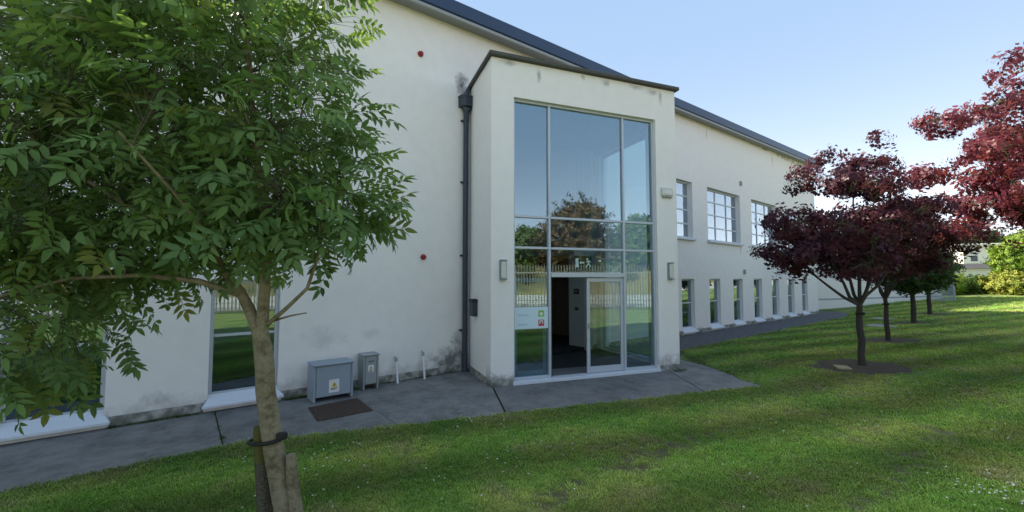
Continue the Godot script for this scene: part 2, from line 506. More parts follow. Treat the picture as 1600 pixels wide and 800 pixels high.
func make_ground() -> void:
	var xs := steps([[-260.0, -30.0, 23.0], [-30.0, -6.0, 1.2], [-6.0, 16.0, 0.09], [16.0, 34.0, 0.18], [34.0, 62.0, 0.7], [62.0, 130.0, 4.0], [130.0, 420.0, 29.0]])
	var zs := steps([[-300.0, -24.0, 23.0], [-24.0, -3.0, 1.5], [-3.0, 1.5, 0.45], [1.5, 9.0, 0.09], [9.0, 14.0, 0.25], [14.0, 44.0, 0.6], [44.0, 300.0, 32.0]])
	var nx := xs.size()
	var nz := zs.size()
	var v := PackedVector3Array(); var nn := PackedVector3Array(); var cc := PackedColorArray(); var id := PackedInt32Array()
	v.resize(nx * nz); nn.resize(nx * nz); cc.resize(nx * nz)
	var soil := Color(0.150, 0.108, 0.068)
	for j in nz:
		for i in nx:
			var x := xs[i]
			var z := zs[j]
			v[j * nx + i] = Vector3(x, ground_height(x, z), z)
			var c := lawn_colour(x, z)
			if z > 1.5 and z < 9.0 and x > -6.0 and x < 34.0:
				c = c.lerp(soil * (0.8 + 0.5 * noise_c.get_noise_2d(x * 9.0, z * 9.0)), soil_amount(x, z))
				c = c * 0.95                        # bare earth shows between the blades, which are built over it
			c.a = 1.0
			cc[j * nx + i] = c
	for j in nz:
		for i in nx:
			var l := v[j * nx + maxi(i - 1, 0)]
			var r := v[j * nx + mini(i + 1, nx - 1)]
			var u := v[maxi(j - 1, 0) * nx + i]
			var d := v[mini(j + 1, nz - 1) * nx + i]
			nn[j * nx + i] = (d - u).cross(r - l).normalized()
	for j in nz - 1:
		for i in nx - 1:
			var a := j * nx + i
			id.append_array([a, a + 1, a + nx + 1, a, a + nx + 1, a + nx])
	var arr := []
	arr.resize(Mesh.ARRAY_MAX)
	arr[Mesh.ARRAY_VERTEX] = v
	arr[Mesh.ARRAY_NORMAL] = nn
	arr[Mesh.ARRAY_COLOR] = cc
	arr[Mesh.ARRAY_INDEX] = id
	var m := ArrayMesh.new()
	m.add_surface_from_arrays(Mesh.PRIMITIVE_TRIANGLES, arr)
	structure("lawn", m, M.lawn)

func make_grass() -> void:
	# one tuft: blades that lean every way
	var r := RandomNumberGenerator.new()
	r.seed = 901
	var meshes := []
	for kind in 3:
		var b := MB.new()
		for i in 11:
			var a := r.randf() * TAU
			var root := Vector3(cos(a), 0, sin(a)) * r.randf() * 0.032
			var lean := Vector3(cos(a + r.randf_range(-1.2, 1.2)), 0, sin(a + r.randf_range(-1.2, 1.2))) * r.randf_range(0.008, 0.034)
			var h := r.randf_range(0.014, 0.034)
			var side := Vector3(-sin(a), 0, cos(a)).rotated(Vector3.UP, r.randf_range(-1.0, 1.0)) * r.randf_range(0.0016, 0.0030)
			var mid := root + lean * 0.35 + Vector3(0, h * 0.6, 0)
			var tip := root + lean + Vector3(0, h, 0)
			var up := (lean.normalized() * 0.3 + Vector3.UP).normalized()
			b.quad(root - side - Vector3(0, 0.01, 0), root + side - Vector3(0, 0.01, 0), mid + side * 0.8, mid - side * 0.8, up)
			b.tri(mid - side * 0.8, mid + side * 0.8, tip, up, up, up)
		meshes.append(b.mesh())
	var eye := Vector2(0.0, 8.3)
	for kind in 3:
		var xf: Array[Transform3D] = []
		var cols := PackedColorArray()
		for i in 74000:
			var d := 2.3 * pow(52.0 / 2.3, pow(r.randf(), 1.05))
			var ang := deg_to_rad(51.1 + r.randf_range(-62.0, 62.0))
			var p := eye + Vector2(cos(ang), -sin(ang)) * d
			if p.x > 60.0 or p.y < -4.0 or p.y > 9.4 or (p.x < 33.5 and p.y < 1.0):
				continue
			var s := p.y - path_edge(p.x)
			if s < -0.02:
				continue
			var soil := soil_amount(p.x, p.y)
			if r.randf() < soil * 1.05:
				continue
			var size := r.randf_range(0.75, 1.25) * (1.0 + 0.06 * d) * lerpf(1.0, 0.6, soil)
			if s < 0.12:
				size *= r.randf_range(0.9, 1.5)
			var bs := Basis(Vector3.UP, r.randf() * TAU).scaled(Vector3(size, size * r.randf_range(0.75, 1.15), size))
			xf.append(Transform3D(bs, Vector3(p.x, ground_height(p.x, p.y) - 0.004, p.y)))
			var c := lawn_colour(p.x, p.y) * r.randf_range(1.2, 1.95)
			if r.randf() < 0.10:
				c = c.lerp(Color(0.26, 0.23, 0.11), r.randf_range(0.3, 0.9))
			c.a = 1.0
			cols.append(c)
		# weeds in the crack between wall and paving, and in the joints
		for w in [[-0.62, 0.42, 0.05, 0.05, 40], [1.62, 1.98, 0.05, 0.10, 45], [2.6, 2.86, 0.05, 0.2, 10], [3.2, 5.2, 0.03, 0.04, 30], [0.585, 0.60, 0.1, 1.8, 6], [8.9, 9.3, 3.05, 3.2, 10]]:
			for i in w[4]:
				var p := Vector2(r.randf_range(w[0], w[1]), r.randf_range(w[2], w[3]))
				var size := r.randf_range(0.5, 1.5)
				xf.append(Transform3D(Basis(Vector3.UP, r.randf() * TAU).scaled(Vector3.ONE * size), Vector3(p.x, 0.0, p.y)))
				var c := Color(0.14, 0.20, 0.06) * r.randf_range(0.6, 1.3)
				c.a = 1.0
				cols.append(c)
		scatter("grass_blades", meshes[kind], M.grass, xf, cols, ["mown green grass blades covering the lawn", "fine upright grass blades mixed through the mown lawn", "leaning grass blades mixed through the mown lawn"][kind], "grass")

func scatter(called: String, mesh: Mesh, mat: Material, xf: Array[Transform3D], cols: PackedColorArray, label := "", category := "", parent: Node = null) -> MultiMeshInstance3D:
	var mm := MultiMesh.new()
	mm.transform_format = MultiMesh.TRANSFORM_3D
	mm.use_colors = cols.size() > 0
	mm.mesh = mesh
	mm.instance_count = xf.size()
	for i in xf.size():
		mm.set_instance_transform(i, xf[i])
		if cols.size():
			mm.set_instance_color(i, cols[i])
	var o := MultiMeshInstance3D.new()
	o.name = numbered(called) if parent == null else called
	o.multimesh = mm
	o.material_override = mat
	o.set_meta("kind", "stuff")
	if label != "":
		tag(o, label, category)
	(parent if parent else self).add_child(o, true)
	return o

func make_flowers() -> void:
	var b := MB.new()
	for k in 7:
		var a := TAU * k / 7.0
		var o := Vector3(cos(a), 0, sin(a))
		var s := Vector3(-sin(a), 0, cos(a))
		b.quad(Vector3(0, 0.010, 0) - s * 0.001, o * 0.009 - s * 0.004 + Vector3(0, 0.004, 0), o * 0.009 + s * 0.004 + Vector3(0, 0.004, 0), Vector3(0, 0.010, 0) + s * 0.001, (o + Vector3.UP).normalized())
	var r := RandomNumberGenerator.new()
	r.seed = 31
	var xf: Array[Transform3D] = []
	for i in 430:
		var p := Vector2(r.randf_range(0.6, 11.0), r.randf_range(2.2, 8.3))
		if i < 90:
			p = Vector2(5.6 + r.randfn(0.0, 0.35), 8.05 + r.randfn(0.0, 0.16))
		elif i < 230:
			p = Vector2(r.randf_range(0.5, 3.6), r.randf_range(2.6, 5.2))
		if p.y - path_edge(p.x) < 0.15 or noise_b.get_noise_2d(p.x * 2.0, p.y * 2.0) < -0.1:
			continue
		var sc := r.randf_range(0.6, 1.15)
		xf.append(Transform3D(Basis(Vector3.UP, r.randf() * TAU).scaled(Vector3.ONE * sc), Vector3(p.x, ground_height(p.x, p.y) + r.randf_range(0.03, 0.045), p.y)))
	scatter("clover_flowers", b.mesh(), M.petal, xf, PackedColorArray(), "tiny white clover flowers dotted over the lawn", "flowers")

func make_paths() -> void:
	# concrete bays with open joints between them
	var path := Node3D.new()
	path.name = "footpath"
	path.set_meta("kind", "structure")
	add_child(path)
	var g := 0.008
	var d := Vector2(cos(deg_to_rad(PORCH_TURN)), sin(deg_to_rad(PORCH_TURN)))
	var pc := Vector2(PORCH_AT.x, PORCH_AT.z)
	var pr := pc + d * 4.6
	var joint := Vector2(4.10, 3.05)
	var j2 := Vector2(7.75, 4.37)
	var bays := [
		[Vector2(-14, 0.0), Vector2(-8.2, 0.0), Vector2(-8.2, 1.84), Vector2(-14, 1.84)],
		[Vector2(-8.2 + g, 0.0), Vector2(-3.7, 0.0), Vector2(-3.7, 1.84), Vector2(-8.2 + g, 1.84)],
		[Vector2(-3.7 + g, 0.0), Vector2(0.60, 0.0), Vector2(0.57, 1.84), Vector2(-3.7 + g, 1.84)],
		[Vector2(0.60 + g * 2, 0.0), Vector2(2.62, 0.0), Vector2(2.62, 0.70), Vector2(2.60, 2.51), Vector2(0.9, 1.9), Vector2(0.57 + g * 2, 1.84)],
		[Vector2(2.62 + g, 0.0), Vector2(5.40, 0.0), pc + Vector2(0.01, 0.02), joint, Vector2(2.60 + g, 2.513)],
		[pc + Vector2(0.02, 0.03) + d * 0.03, pr + Vector2(-0.35, -0.09), j2, joint + d * 0.03],
		[pr + Vector2(-0.33, -0.085), pr + Vector2(0.05, 0.02), pr + Vector2(0.05, -0.9), Vector2(10.4, 2.2), Vector2(10.2, 2.9), Vector2(9.6, 4.1), Vector2(9.06, 4.84), j2 + d * 0.02],
	]
	for i in bays.size():
		var m := MB.new()
		m.prism(PackedVector2Array(bays[i]), -0.12, -0.002 * (i % 2))
		part(path, "slab", m, M.concrete if i % 2 == 0 else M.concrete_b)
	var s := MB.new()
	s.prism(PackedVector2Array([pr + Vector2(0.06, -0.05), pr + Vector2(0.06, -0.9), Vector2(9.9, 0.02), Vector2(30.35, 0.0), Vector2(30.4, -3.0), Vector2(32.4, -3.0), Vector2(32.9, 0.3), Vector2(32.0, 1.1), Vector2(30.0, 1.5), Vector2(28.0, 1.7), Vector2(11.7, 1.72), Vector2(10.9, 2.0), Vector2(10.38, 2.2), Vector2(9.35, 2.2)]), -0.12, -0.006)
	structure("asphalt_path", s, M.asphalt)
	# the pale road beyond the boundary fence, behind the photographer
	var q := MB.new()
	var rx := steps([[-60.0, 30.0, 10.0], [30.0, 46.0, 1.0], [46.0, 160.0, 6.0]])
	for i in rx.size() - 1:
		var a := Vector3(rx[i], ground_height(rx[i], 17.8) + 0.02, 17.8)
		var c := Vector3(rx[i + 1], ground_height(rx[i + 1], 17.8) + 0.02, 17.8)
		var e := Vector3(rx[i + 1], ground_height(rx[i + 1], 23.3) + 0.02, 23.3)
		var f := Vector3(rx[i], ground_height(rx[i], 23.3) + 0.02, 23.3)
		q.quad(a, c, e, f, Vector3(0, 0.996, -0.09).normalized())
	structure("road", q, M.road)

# ------------------------------------------------------------------ building
func window_frame(parent: Node3D, x0: float, x1: float, y0: float, y1: float, z: float, bar: float, verticals: Array, horizontals: Array, mat: Material, glass: Material, depth := 0.07) -> MeshInstance3D:
	var b := MB.new()
	var hz := depth * 0.5
	b.box(Vector3(x0, y0, z - hz), Vector3(x0 + bar, y1, z + hz), 0.006)
	b.box(Vector3(x1 - bar, y0, z - hz), Vector3(x1, y1, z + hz), 0.006)
	b.box(Vector3(x0 + bar, y0, z - hz + 0.002), Vector3(x1 - bar, y0 + bar, z + hz - 0.002), 0.006)
	b.box(Vector3(x0 + bar, y1 - bar, z - hz + 0.002), Vector3(x1 - bar, y1, z + hz - 0.002), 0.006)
	for vx in verticals:
		b.box(Vector3(vx - bar * 0.4, y0 + bar, z - hz * 0.8), Vector3(vx + bar * 0.4, y1 - bar, z + hz * 0.8), 0.005)
	for hy in horizontals:
		b.box(Vector3(x0 + bar, hy - bar * 0.42, z - hz * 0.72), Vector3(x1 - bar, hy + bar * 0.42, z + hz * 0.72), 0.005)
	var f := part(parent, "window", b, mat)
	var us := [x0 + bar * 0.6] + verticals + [x1 - bar * 0.6]
	var vs := [y0 + bar * 0.6] + horizontals + [y1 - bar * 0.6]
	for i in us.size() - 1:
		for j in vs.size() - 1:
			var p := MB.new()
			# panes are never perfectly in line with one another
			var tilt := rng.randf_range(-0.0012, 0.0012)
			p.box(Vector3(us[i] + 0.002, vs[j] + 0.002, z - 0.005 + tilt), Vector3(us[i + 1] - 0.002, vs[j + 1] - 0.002, z + 0.005 + tilt))
			part(f, "pane", p, glass)
	return f

func make_building() -> void:
	var b := thing("office_building", "white rendered two-storey office building with blue roof edge and glazed entrance porch", "building")
	var x0 := -14.0
	var x1 := 30.35
	var depth := 22.0
	var th := 0.32
	var low := []
	var lows := [-10.23, -8.09, -5.95, -3.80, -1.66, 0.51]
	for i in 7:
		lows.append(14.80 + 2.133 * i)
	for x in lows:
		low.append([x, x + (0.99 if x < 5.0 else 0.93), 0.16, 2.08])
	var ups := [12.70, 16.92, 21.16, 25.4]
	var up := []
	for x in ups:
		up.append([x, x + 3.02, 3.64, 5.84])
	var m := MB.new()
	m.wall(x0, x1, -0.1, ROOF_BASE + 0.12, ROOF_SLOPE, th, low + up + [[5.75, 9.75, -0.1, 6.2]])
	part(b, "facade_wall", m, M.wall)
	# end, back and left walls
	m = MB.new()
	m.box(Vector3(x1 - th, -0.1, -depth), Vector3(x1 - 0.003, ROOF_BASE + ROOF_SLOPE * x1 + 0.1, -th - 0.002))
	part(b, "end_wall", m, M.wall)
	m = MB.new()
	m.box(Vector3(x0 + 0.003, -0.1, -depth), Vector3(x0 + th, ROOF_BASE + ROOF_SLOPE * x0 + 0.1, -th - 0.002))
	part(b, "end_wall", m, M.wall)
	m = MB.new()
	m.box(Vector3(x0, -0.1, -depth - th), Vector3(x1, ROOF_BASE + ROOF_SLOPE * x0 + 0.1, -depth - 0.002))
	part(b, "back_wall", m, M.wall)
	# plinth: a slightly proud, dirty band at the foot of the wall, between the openings
	var feet := [x0]
	for h in low:
		feet.append(h[0] - 0.05); feet.append(h[1] + 0.05)
	feet.append(x1)
	for i in range(0, feet.size(), 2):
		var a: float = feet[i]
		var e: float = feet[i + 1]
		var spans := [[a, e]]
		if a < 5.4 and e > 9.0:
			spans = [[a, 5.36], [9.75, e]]
		for sp in spans:
			m = MB.new()
			m.box(Vector3(sp[0], -0.1, 0.0), Vector3(sp[1], 0.15, 0.012), 0.004)
			part(b, "plinth", m, M.plinth)
	# roof: one shallow slope that climbs to the right
	var roof := group_node(b, "roof")
	roof.position = Vector3(0, ROOF_BASE, 0)
	roof.rotation.z = atan(ROOF_SLOPE)
	m = MB.new()
	m.box(Vector3(x0 - 0.4, 0.13, -depth - 0.5), Vector3(x1 + 0.5, 0.36, 0.28))
	part(roof, "roof_deck", m, M.slate)
	m = MB.new()
	m.box(Vector3(x0 - 0.45, 0.09, 0.285), Vector3(x1 + 0.56, 0.42, 0.36), 0.02)
	part(roof, "fascia", m, M.fascia)
	m = MB.new()
	m.box(Vector3(x1 + 0.505, 0.09, -depth - 0.5), Vector3(x1 + 0.56, 0.42, 0.283), 0.015)
	part(roof, "fascia", m, M.fascia)
	m = MB.new()
	m.box(Vector3(x0 - 0.45, 0.0, 0.24), Vector3(x1 + 0.52, 0.087, 0.335), 0.012)
	part(roof, "gutter", m, M.trim)
	m = MB.new()
	m.box(Vector3(x0 - 0.4, 0.05, 0.006), Vector3(x1 + 0.48, 0.085, 0.238))
	part(roof, "soffit", m, M.trim)
	# ground-floor windows: tall, low sills
	for h in low:
		var dark: bool = h[0] > 5.0
		var w := window_frame(b, h[0] + 0.004, h[1] - 0.004, h[2] + 0.05, h[3] - 0.004, -0.14, 0.055, [], [1.17], M.frame if not dark else M.frame_white, M.pane)
		var s := MB.new()
		var p := [Vector3(0, 0.24, -0.10), Vector3(0, 0.185, -0.02), Vector3(0, 0.105, 0.12), Vector3(0, 0.070, 0.12), Vector3(0, 0.075, 0.018), Vector3(0, 0.10, 0.004), Vector3(0, 0.162, -0.10)]
		sweep_x(s, p, h[0] - 0.07, h[1] + 0.07, h[0] + 0.003, h[1] - 0.003)
		part(w, "sill", s, M.sill)
	# first-floor windows: three by four panes, deep reveals
	for h in up:
		var c0: float = h[0] + 0.05
		var wd: float = h[1] - h[0] - 0.1
		var w := window_frame(b, h[0] + 0.004, h[1] - 0.004, h[2] + 0.02, h[3] - 0.004, -0.20, 0.06, [c0 + wd * 0.335, c0 + wd * 0.68], [h[2] + 0.58, h[2] + 1.12, h[2] + 1.66], M.frame_white, M.pane_upper, 0.08)
		var s := MB.new()
		s.box(Vector3(h[0] - 0.08, h[2] - 0.085, 0.003), Vector3(h[1] + 0.08, h[2] + 0.012, 0.11), 0.01)
		s.box(Vector3(h[0] + 0.003, h[2] - 0.0, -0.16), Vector3(h[1] - 0.003, h[2] + 0.018, 0.003))
		part(w, "sill", s, M.sill)
	make_interior(b)
	make_porch(b)

# a profile of (y, z) points swept along x; the part of it behind the wall face is as wide as the opening, the rest a little wider
func sweep_x(b: MB, prof: Array, xa: float, xb: float, ia: float, ib: float) -> void:
	var ce := Vector3.ZERO
	for p in prof:
		ce += p / prof.size()
	var left := []
	var right := []
	for p in prof:
		var inside: bool = p.z < 0.003
		left.append(Vector3(ia if inside else xa, p.y, p.z))
		right.append(Vector3(ib if inside else xb, p.y, p.z))
	for i in prof.size():
		var j := (i + 1) % prof.size()
		var t: Vector3 = prof[j] - prof[i]
		var nn := Vector3(0, t.z, -t.y).normalized()
		if nn.dot((prof[i] + prof[j]) * 0.5 - ce) < 0.0:
			nn = -nn
		b.quad(left[i], right[i], right[j], left[j], nn)
	for i in range(1, prof.size() - 1):
		b.tri(left[0], left[i], left[i + 1], Vector3.LEFT, Vector3.LEFT, Vector3.LEFT)
		b.tri(right[0], right[i], right[i + 1], Vector3.RIGHT, Vector3.RIGHT, Vector3.RIGHT)

func make_interior(b: Node3D) -> void:
	var m := MB.new()
	m.box(Vector3(-13.6, -0.1, -21.9), Vector3(30.0, 0.03, -0.33))
	part(b, "interior_floor", m, M.carpet)
	for r in [[-13.6, 5.2, -21.9], [9.95, 30.0, -21.9], [5.21, 9.94, -21.9]]:
		m = MB.new()
		m.box(Vector3(r[0], 2.85, r[2]), Vector3(r[1], 3.25, -0.33 if r[0] != 5.21 else -4.3))
		part(b, "upper_floor", m, M.ceiling)
	m = MB.new()
	m.box(Vector3(-13.6, 0.03, -6.2), Vector3(4.9, 2.85, -6.0))
	m.box(Vector3(9.95, 0.03, -6.2), Vector3(30.0, 2.85, -6.0))
	m.box(Vector3(-13.6, 3.25, -6.2), Vector3(30.0, 7.2, -6.0))
	part(b, "partition_wall", m, M.plaster)
	m = MB.new()                                   # lobby, left side
	m.box(Vector3(5.0, 0.03, -6.0), Vector3(5.2, 7.4, -0.33))
	part(b, "partition_wall", m, M.plaster)
	m = MB.new()                                   # lobby, right side: a short wall, then a dark corridor
	m.box(Vector3(9.75, 0.03, -0.95), Vector3(9.95, 2.85, -0.33))
	m.box(Vector3(9.75, 3.25, -6.0), Vector3(9.95, 7.4, -0.33))
	part(b, "partition_wall", m, M.plaster)
	m = MB.new()
	m.box(Vector3(5.2, 0.03, -4.6), Vector3(16.0, 2.85, -4.4))
	part(b, "partition_wall", m, M.wood)
	m = MB.new()
	m.box(Vector3(11.2, 0.03, -4.38), Vector3(11.35, 2.85, -0.33))
	part(b, "partition_wall", m, M.wood)
	m = MB.new()
	m.box(Vector3(5.2, 6.2, -6.0), Vector3(9.75, 6.35, -0.33))
	part(b, "lobby_ceiling", m, M.ceiling)

func make_porch(b: Node3D) -> void:
	var px := Transform3D(Basis(Vector3.UP, deg_to_rad(-PORCH_TURN)), PORCH_AT)
	var W := 4.60
	var T := 6.57
	var g0 := 0.48
	var g1 := 4.02
	var gt := 5.81
	var m := MB.new()
	m.wall(0.0, W, -0.1, T, 0.0, 0.30, [[g0, g1, -0.1, gt]])
	var o := part(b, "porch_wall", m, M.porch_wall)
	o.transform = px
	# flanks
	m = MB.new()
	m.box(Vector3(0.002, -0.1, -1.66), Vector3(0.30, T, -0.302))
	o = part(b, "porch_flank", m, M.wall)
	o.transform = px
	# the right-hand flank is glazed from floor to head
	var fx := px * Transform3D(Basis(Vector3(0, 0, -1), Vector3.UP, Vector3(1, 0, 0)), Vector3(W - 0.002, 0, -0.302))
	m = MB.new()
	m.wall(0.0, 2.80, -0.1, T, 0.0, 0.30, [[0.42, 2.58, 0.06, 5.75]])
	o = part(b, "porch_flank", m, M.wall)
	o.transform = fx
	var fl := window_frame(b, 0.424, 2.576, 0.064, 5.746, -0.15, 0.05, [], [], M.frame, M.pane_clear, 0.08)
	fl.transform = fx
	fl.name = "flank_window"
	m = MB.new()
	m.prism(PackedVector2Array([Vector2(0.01, -0.01), Vector2(W - 0.01, -0.01), Vector2(W - 0.01, -3.05), Vector2(0.01, -1.6)]), 6.30, 6.56)
	o = part(b, "porch_roof", m, M.slate)
	o.transform = px
	# coping: overhanging weathered slabs along the front and the two flanks
	m = MB.new()
	m.box(Vector3(-0.07, T + 0.003, -0.33), Vector3(W + 0.07, T + 0.085, 0.10), 0.012)
	o = part(b, "coping", m, M.coping)
	o.transform = px
	m = MB.new()
	m.box(Vector3(-0.07, T + 0.003, -1.67), Vector3(0.34, T + 0.085, -0.333), 0.012)
	o = part(b, "coping", m, M.coping)
	o.transform = px
	m = MB.new()
	m.box(Vector3(W - 0.34, T + 0.003, -3.1), Vector3(W + 0.07, T + 0.085, -0.333), 0.012)
	o = part(b, "coping", m, M.coping)
	o.transform = px
	for s in [[Vector3(-0.010, -0.1, -1.62), Vector3(0.0, 0.13, 0.010)], [Vector3(0.002, -0.1, 0.0), Vector3(g0 - 0.02, 0.13, 0.010)], [Vector3(g1 + 0.02, -0.1, 0.0), Vector3(W, 0.13, 0.010)], [Vector3(W, -0.1, -3.0), Vector3(W + 0.010, 0.13, 0.010)]]:
		m = MB.new()
		m.box(s[0], s[1], 0.003)
		o = part(b, "plinth", m, M.plinth)
		o.transform = px
	# ---- the glazed screen
	var z := -0.13
	var t := 0.05
	var hz := 0.055
	var m1 := 1.315
	var m2 := 3.17
	var r1 := 3.375
	var r2 := 2.73
	var r3 := 2.17
	m = MB.new()
	m.box(Vector3(g0, 0.06, z - hz), Vector3(g0 + t, gt, z + hz), 0.006)
	m.box(Vector3(g1 - t, 0.06, z - hz), Vector3(g1, gt, z + hz), 0.006)
	m.box(Vector3(g0 + t, gt - t, z - hz + 0.002), Vector3(g1 - t, gt, z + hz - 0.002), 0.006)
	for mx in [m1, m2]:
		m.box(Vector3(mx - t * 0.5, 0.06, z - hz + 0.001), Vector3(mx + t * 0.5, gt - t, z + hz - 0.001), 0.006)
	var cols := [[g0 + t, m1 - t * 0.5], [m1 + t * 0.5, m2 - t * 0.5], [m2 + t * 0.5, g1 - t]]
	for c in cols:
		for ry in [r1, r2]:
			m.box(Vector3(c[0], ry - t * 0.5, z - hz + 0.004), Vector3(c[1], ry + t * 0.5, z + hz - 0.004), 0.006)
	m.box(Vector3(cols[1][0], r3 - 0.045, z - hz + 0.004), Vector3(cols[1][1], r3 + 0.045, z + hz + 0.02), 0.006)
	for c in [cols[0], cols[2]]:
		m.box(Vector3(c[0], 0.06, z - hz + 0.004), Vector3(c[1], 0.06 + t, z + hz - 0.004), 0.006)
	var f := part(b, "glazed_screen", m, M.frame)
	f.transform = px
	for c in cols:
		var ys := [[0.06 + t, r2 - t * 0.5], [r2 + t * 0.5, r1 - t * 0.5], [r1 + t * 0.5, gt - t]]
		if c == cols[1]:
			ys[0] = [r3 + 0.045, r2 - t * 0.5]
		for y in ys:
			m = MB.new()
			var k := rng.randf_range(-0.002, 0.002)
			m.box(Vector3(c[0] - 0.01, y[0] - 0.01, z - 0.006 + k), Vector3(c[1] + 0.01, y[1] + 0.01, z + 0.006 + k))
			part(f, "pane", m, M.pane)
	m = MB.new()                                     # metal sill under the side lights, and the threshold
	m.box(Vector3(g0 - 0.02, -0.02, -0.2), Vector3(g1 + 0.02, 0.06, 0.035), 0.008)
	part(f, "threshold", m, M.frame_white)
	m = MB.new()                                     # dark jamb beside the opening: the leaf that has slid aside
	m.box(Vector3(m1 + t * 0.5, 0.06, z - 0.045), Vector3(m1 + 0.055, r3 - 0.05, z + 0.03), 0.003)
	part(f, "jamb_seal", m, M.gasket)
	# ---- sliding leaves behind the screen
	for leaf in [[2.215, m2 - 0.022, z - 0.004], [0.56, m1 - 0.02, z - 0.115]]:
		var a: float = leaf[0]
		var e: float = leaf[1]
		var lz: float = leaf[2]
		var st := 0.075
		m = MB.new()
		m.box(Vector3(a, 0.07, lz - 0.022), Vector3(a + st, r3 - 0.06, lz + 0.022), 0.006)
		m.box(Vector3(e - st, 0.07, lz - 0.022), Vector3(e, r3 - 0.06, lz + 0.022), 0.006)
		m.box(Vector3(a + st, 0.07, lz - 0.021), Vector3(e - st, 0.20, lz + 0.021), 0.006)
		m.box(Vector3(a + st, r3 - 0.145, lz - 0.021), Vector3(e - st, r3 - 0.06, lz + 0.021), 0.006)
		var d := part(b, "sliding_door", m, M.frame)
		d.transform = px
		m = MB.new()
		m.box(Vector3(a + st - 0.01, 0.19, lz - 0.005), Vector3(e - st + 0.01, r3 - 0.135, lz + 0.005))
		part(d, "pane", m, M.pane_clear)
		if a > 2.0:
			m = MB.new()
			m.box(Vector3(a + 0.02, 1.02, lz + 0.022), Vector3(a + 0.055, 1.13, lz + 0.035), 0.004)
			part(d, "lock", m, M.galvanised)
	# inside the porch: white walls, a dark floor with a grey mat
	m = MB.new()
	m.prism(PackedVector2Array([Vector2(0.31, -0.21), Vector2(W - 0.31, -0.21), Vector2(W - 0.31, -3.0), Vector2(0.31, -1.8)]), -0.1, 0.035)
	o = part(b, "interior_floor", m, M.carpet)
	o.transform = px
	m = MB.new()
	m.prism(PackedVector2Array([Vector2(1.35, -0.25), Vector2(3.1, -0.25), Vector2(3.1, -0.85), Vector2(1.35, -0.85)]), 0.036, 0.048)
	o = part(b, "entrance_mat", m, M.mat)
	o.transform = px
	m = MB.new()
	m.prism(PackedVector2Array([Vector2(0.31, -0.31), Vector2(W - 0.31, -0.31), Vector2(W - 0.31, -2.98), Vector2(0.31, -1.62)]), 5.95, 6.05)
	o = part(b, "lobby_ceiling", m, M.ceiling)
	o.transform = px

# ------------------------------------------------------------------ things on and by the walls
func porch_point(u: float, y: float, v: float) -> Vector3:
	return Transform3D(Basis(Vector3.UP, deg_to_rad(-PORCH_TURN)), PORCH_AT) * Vector3(u, y, v)

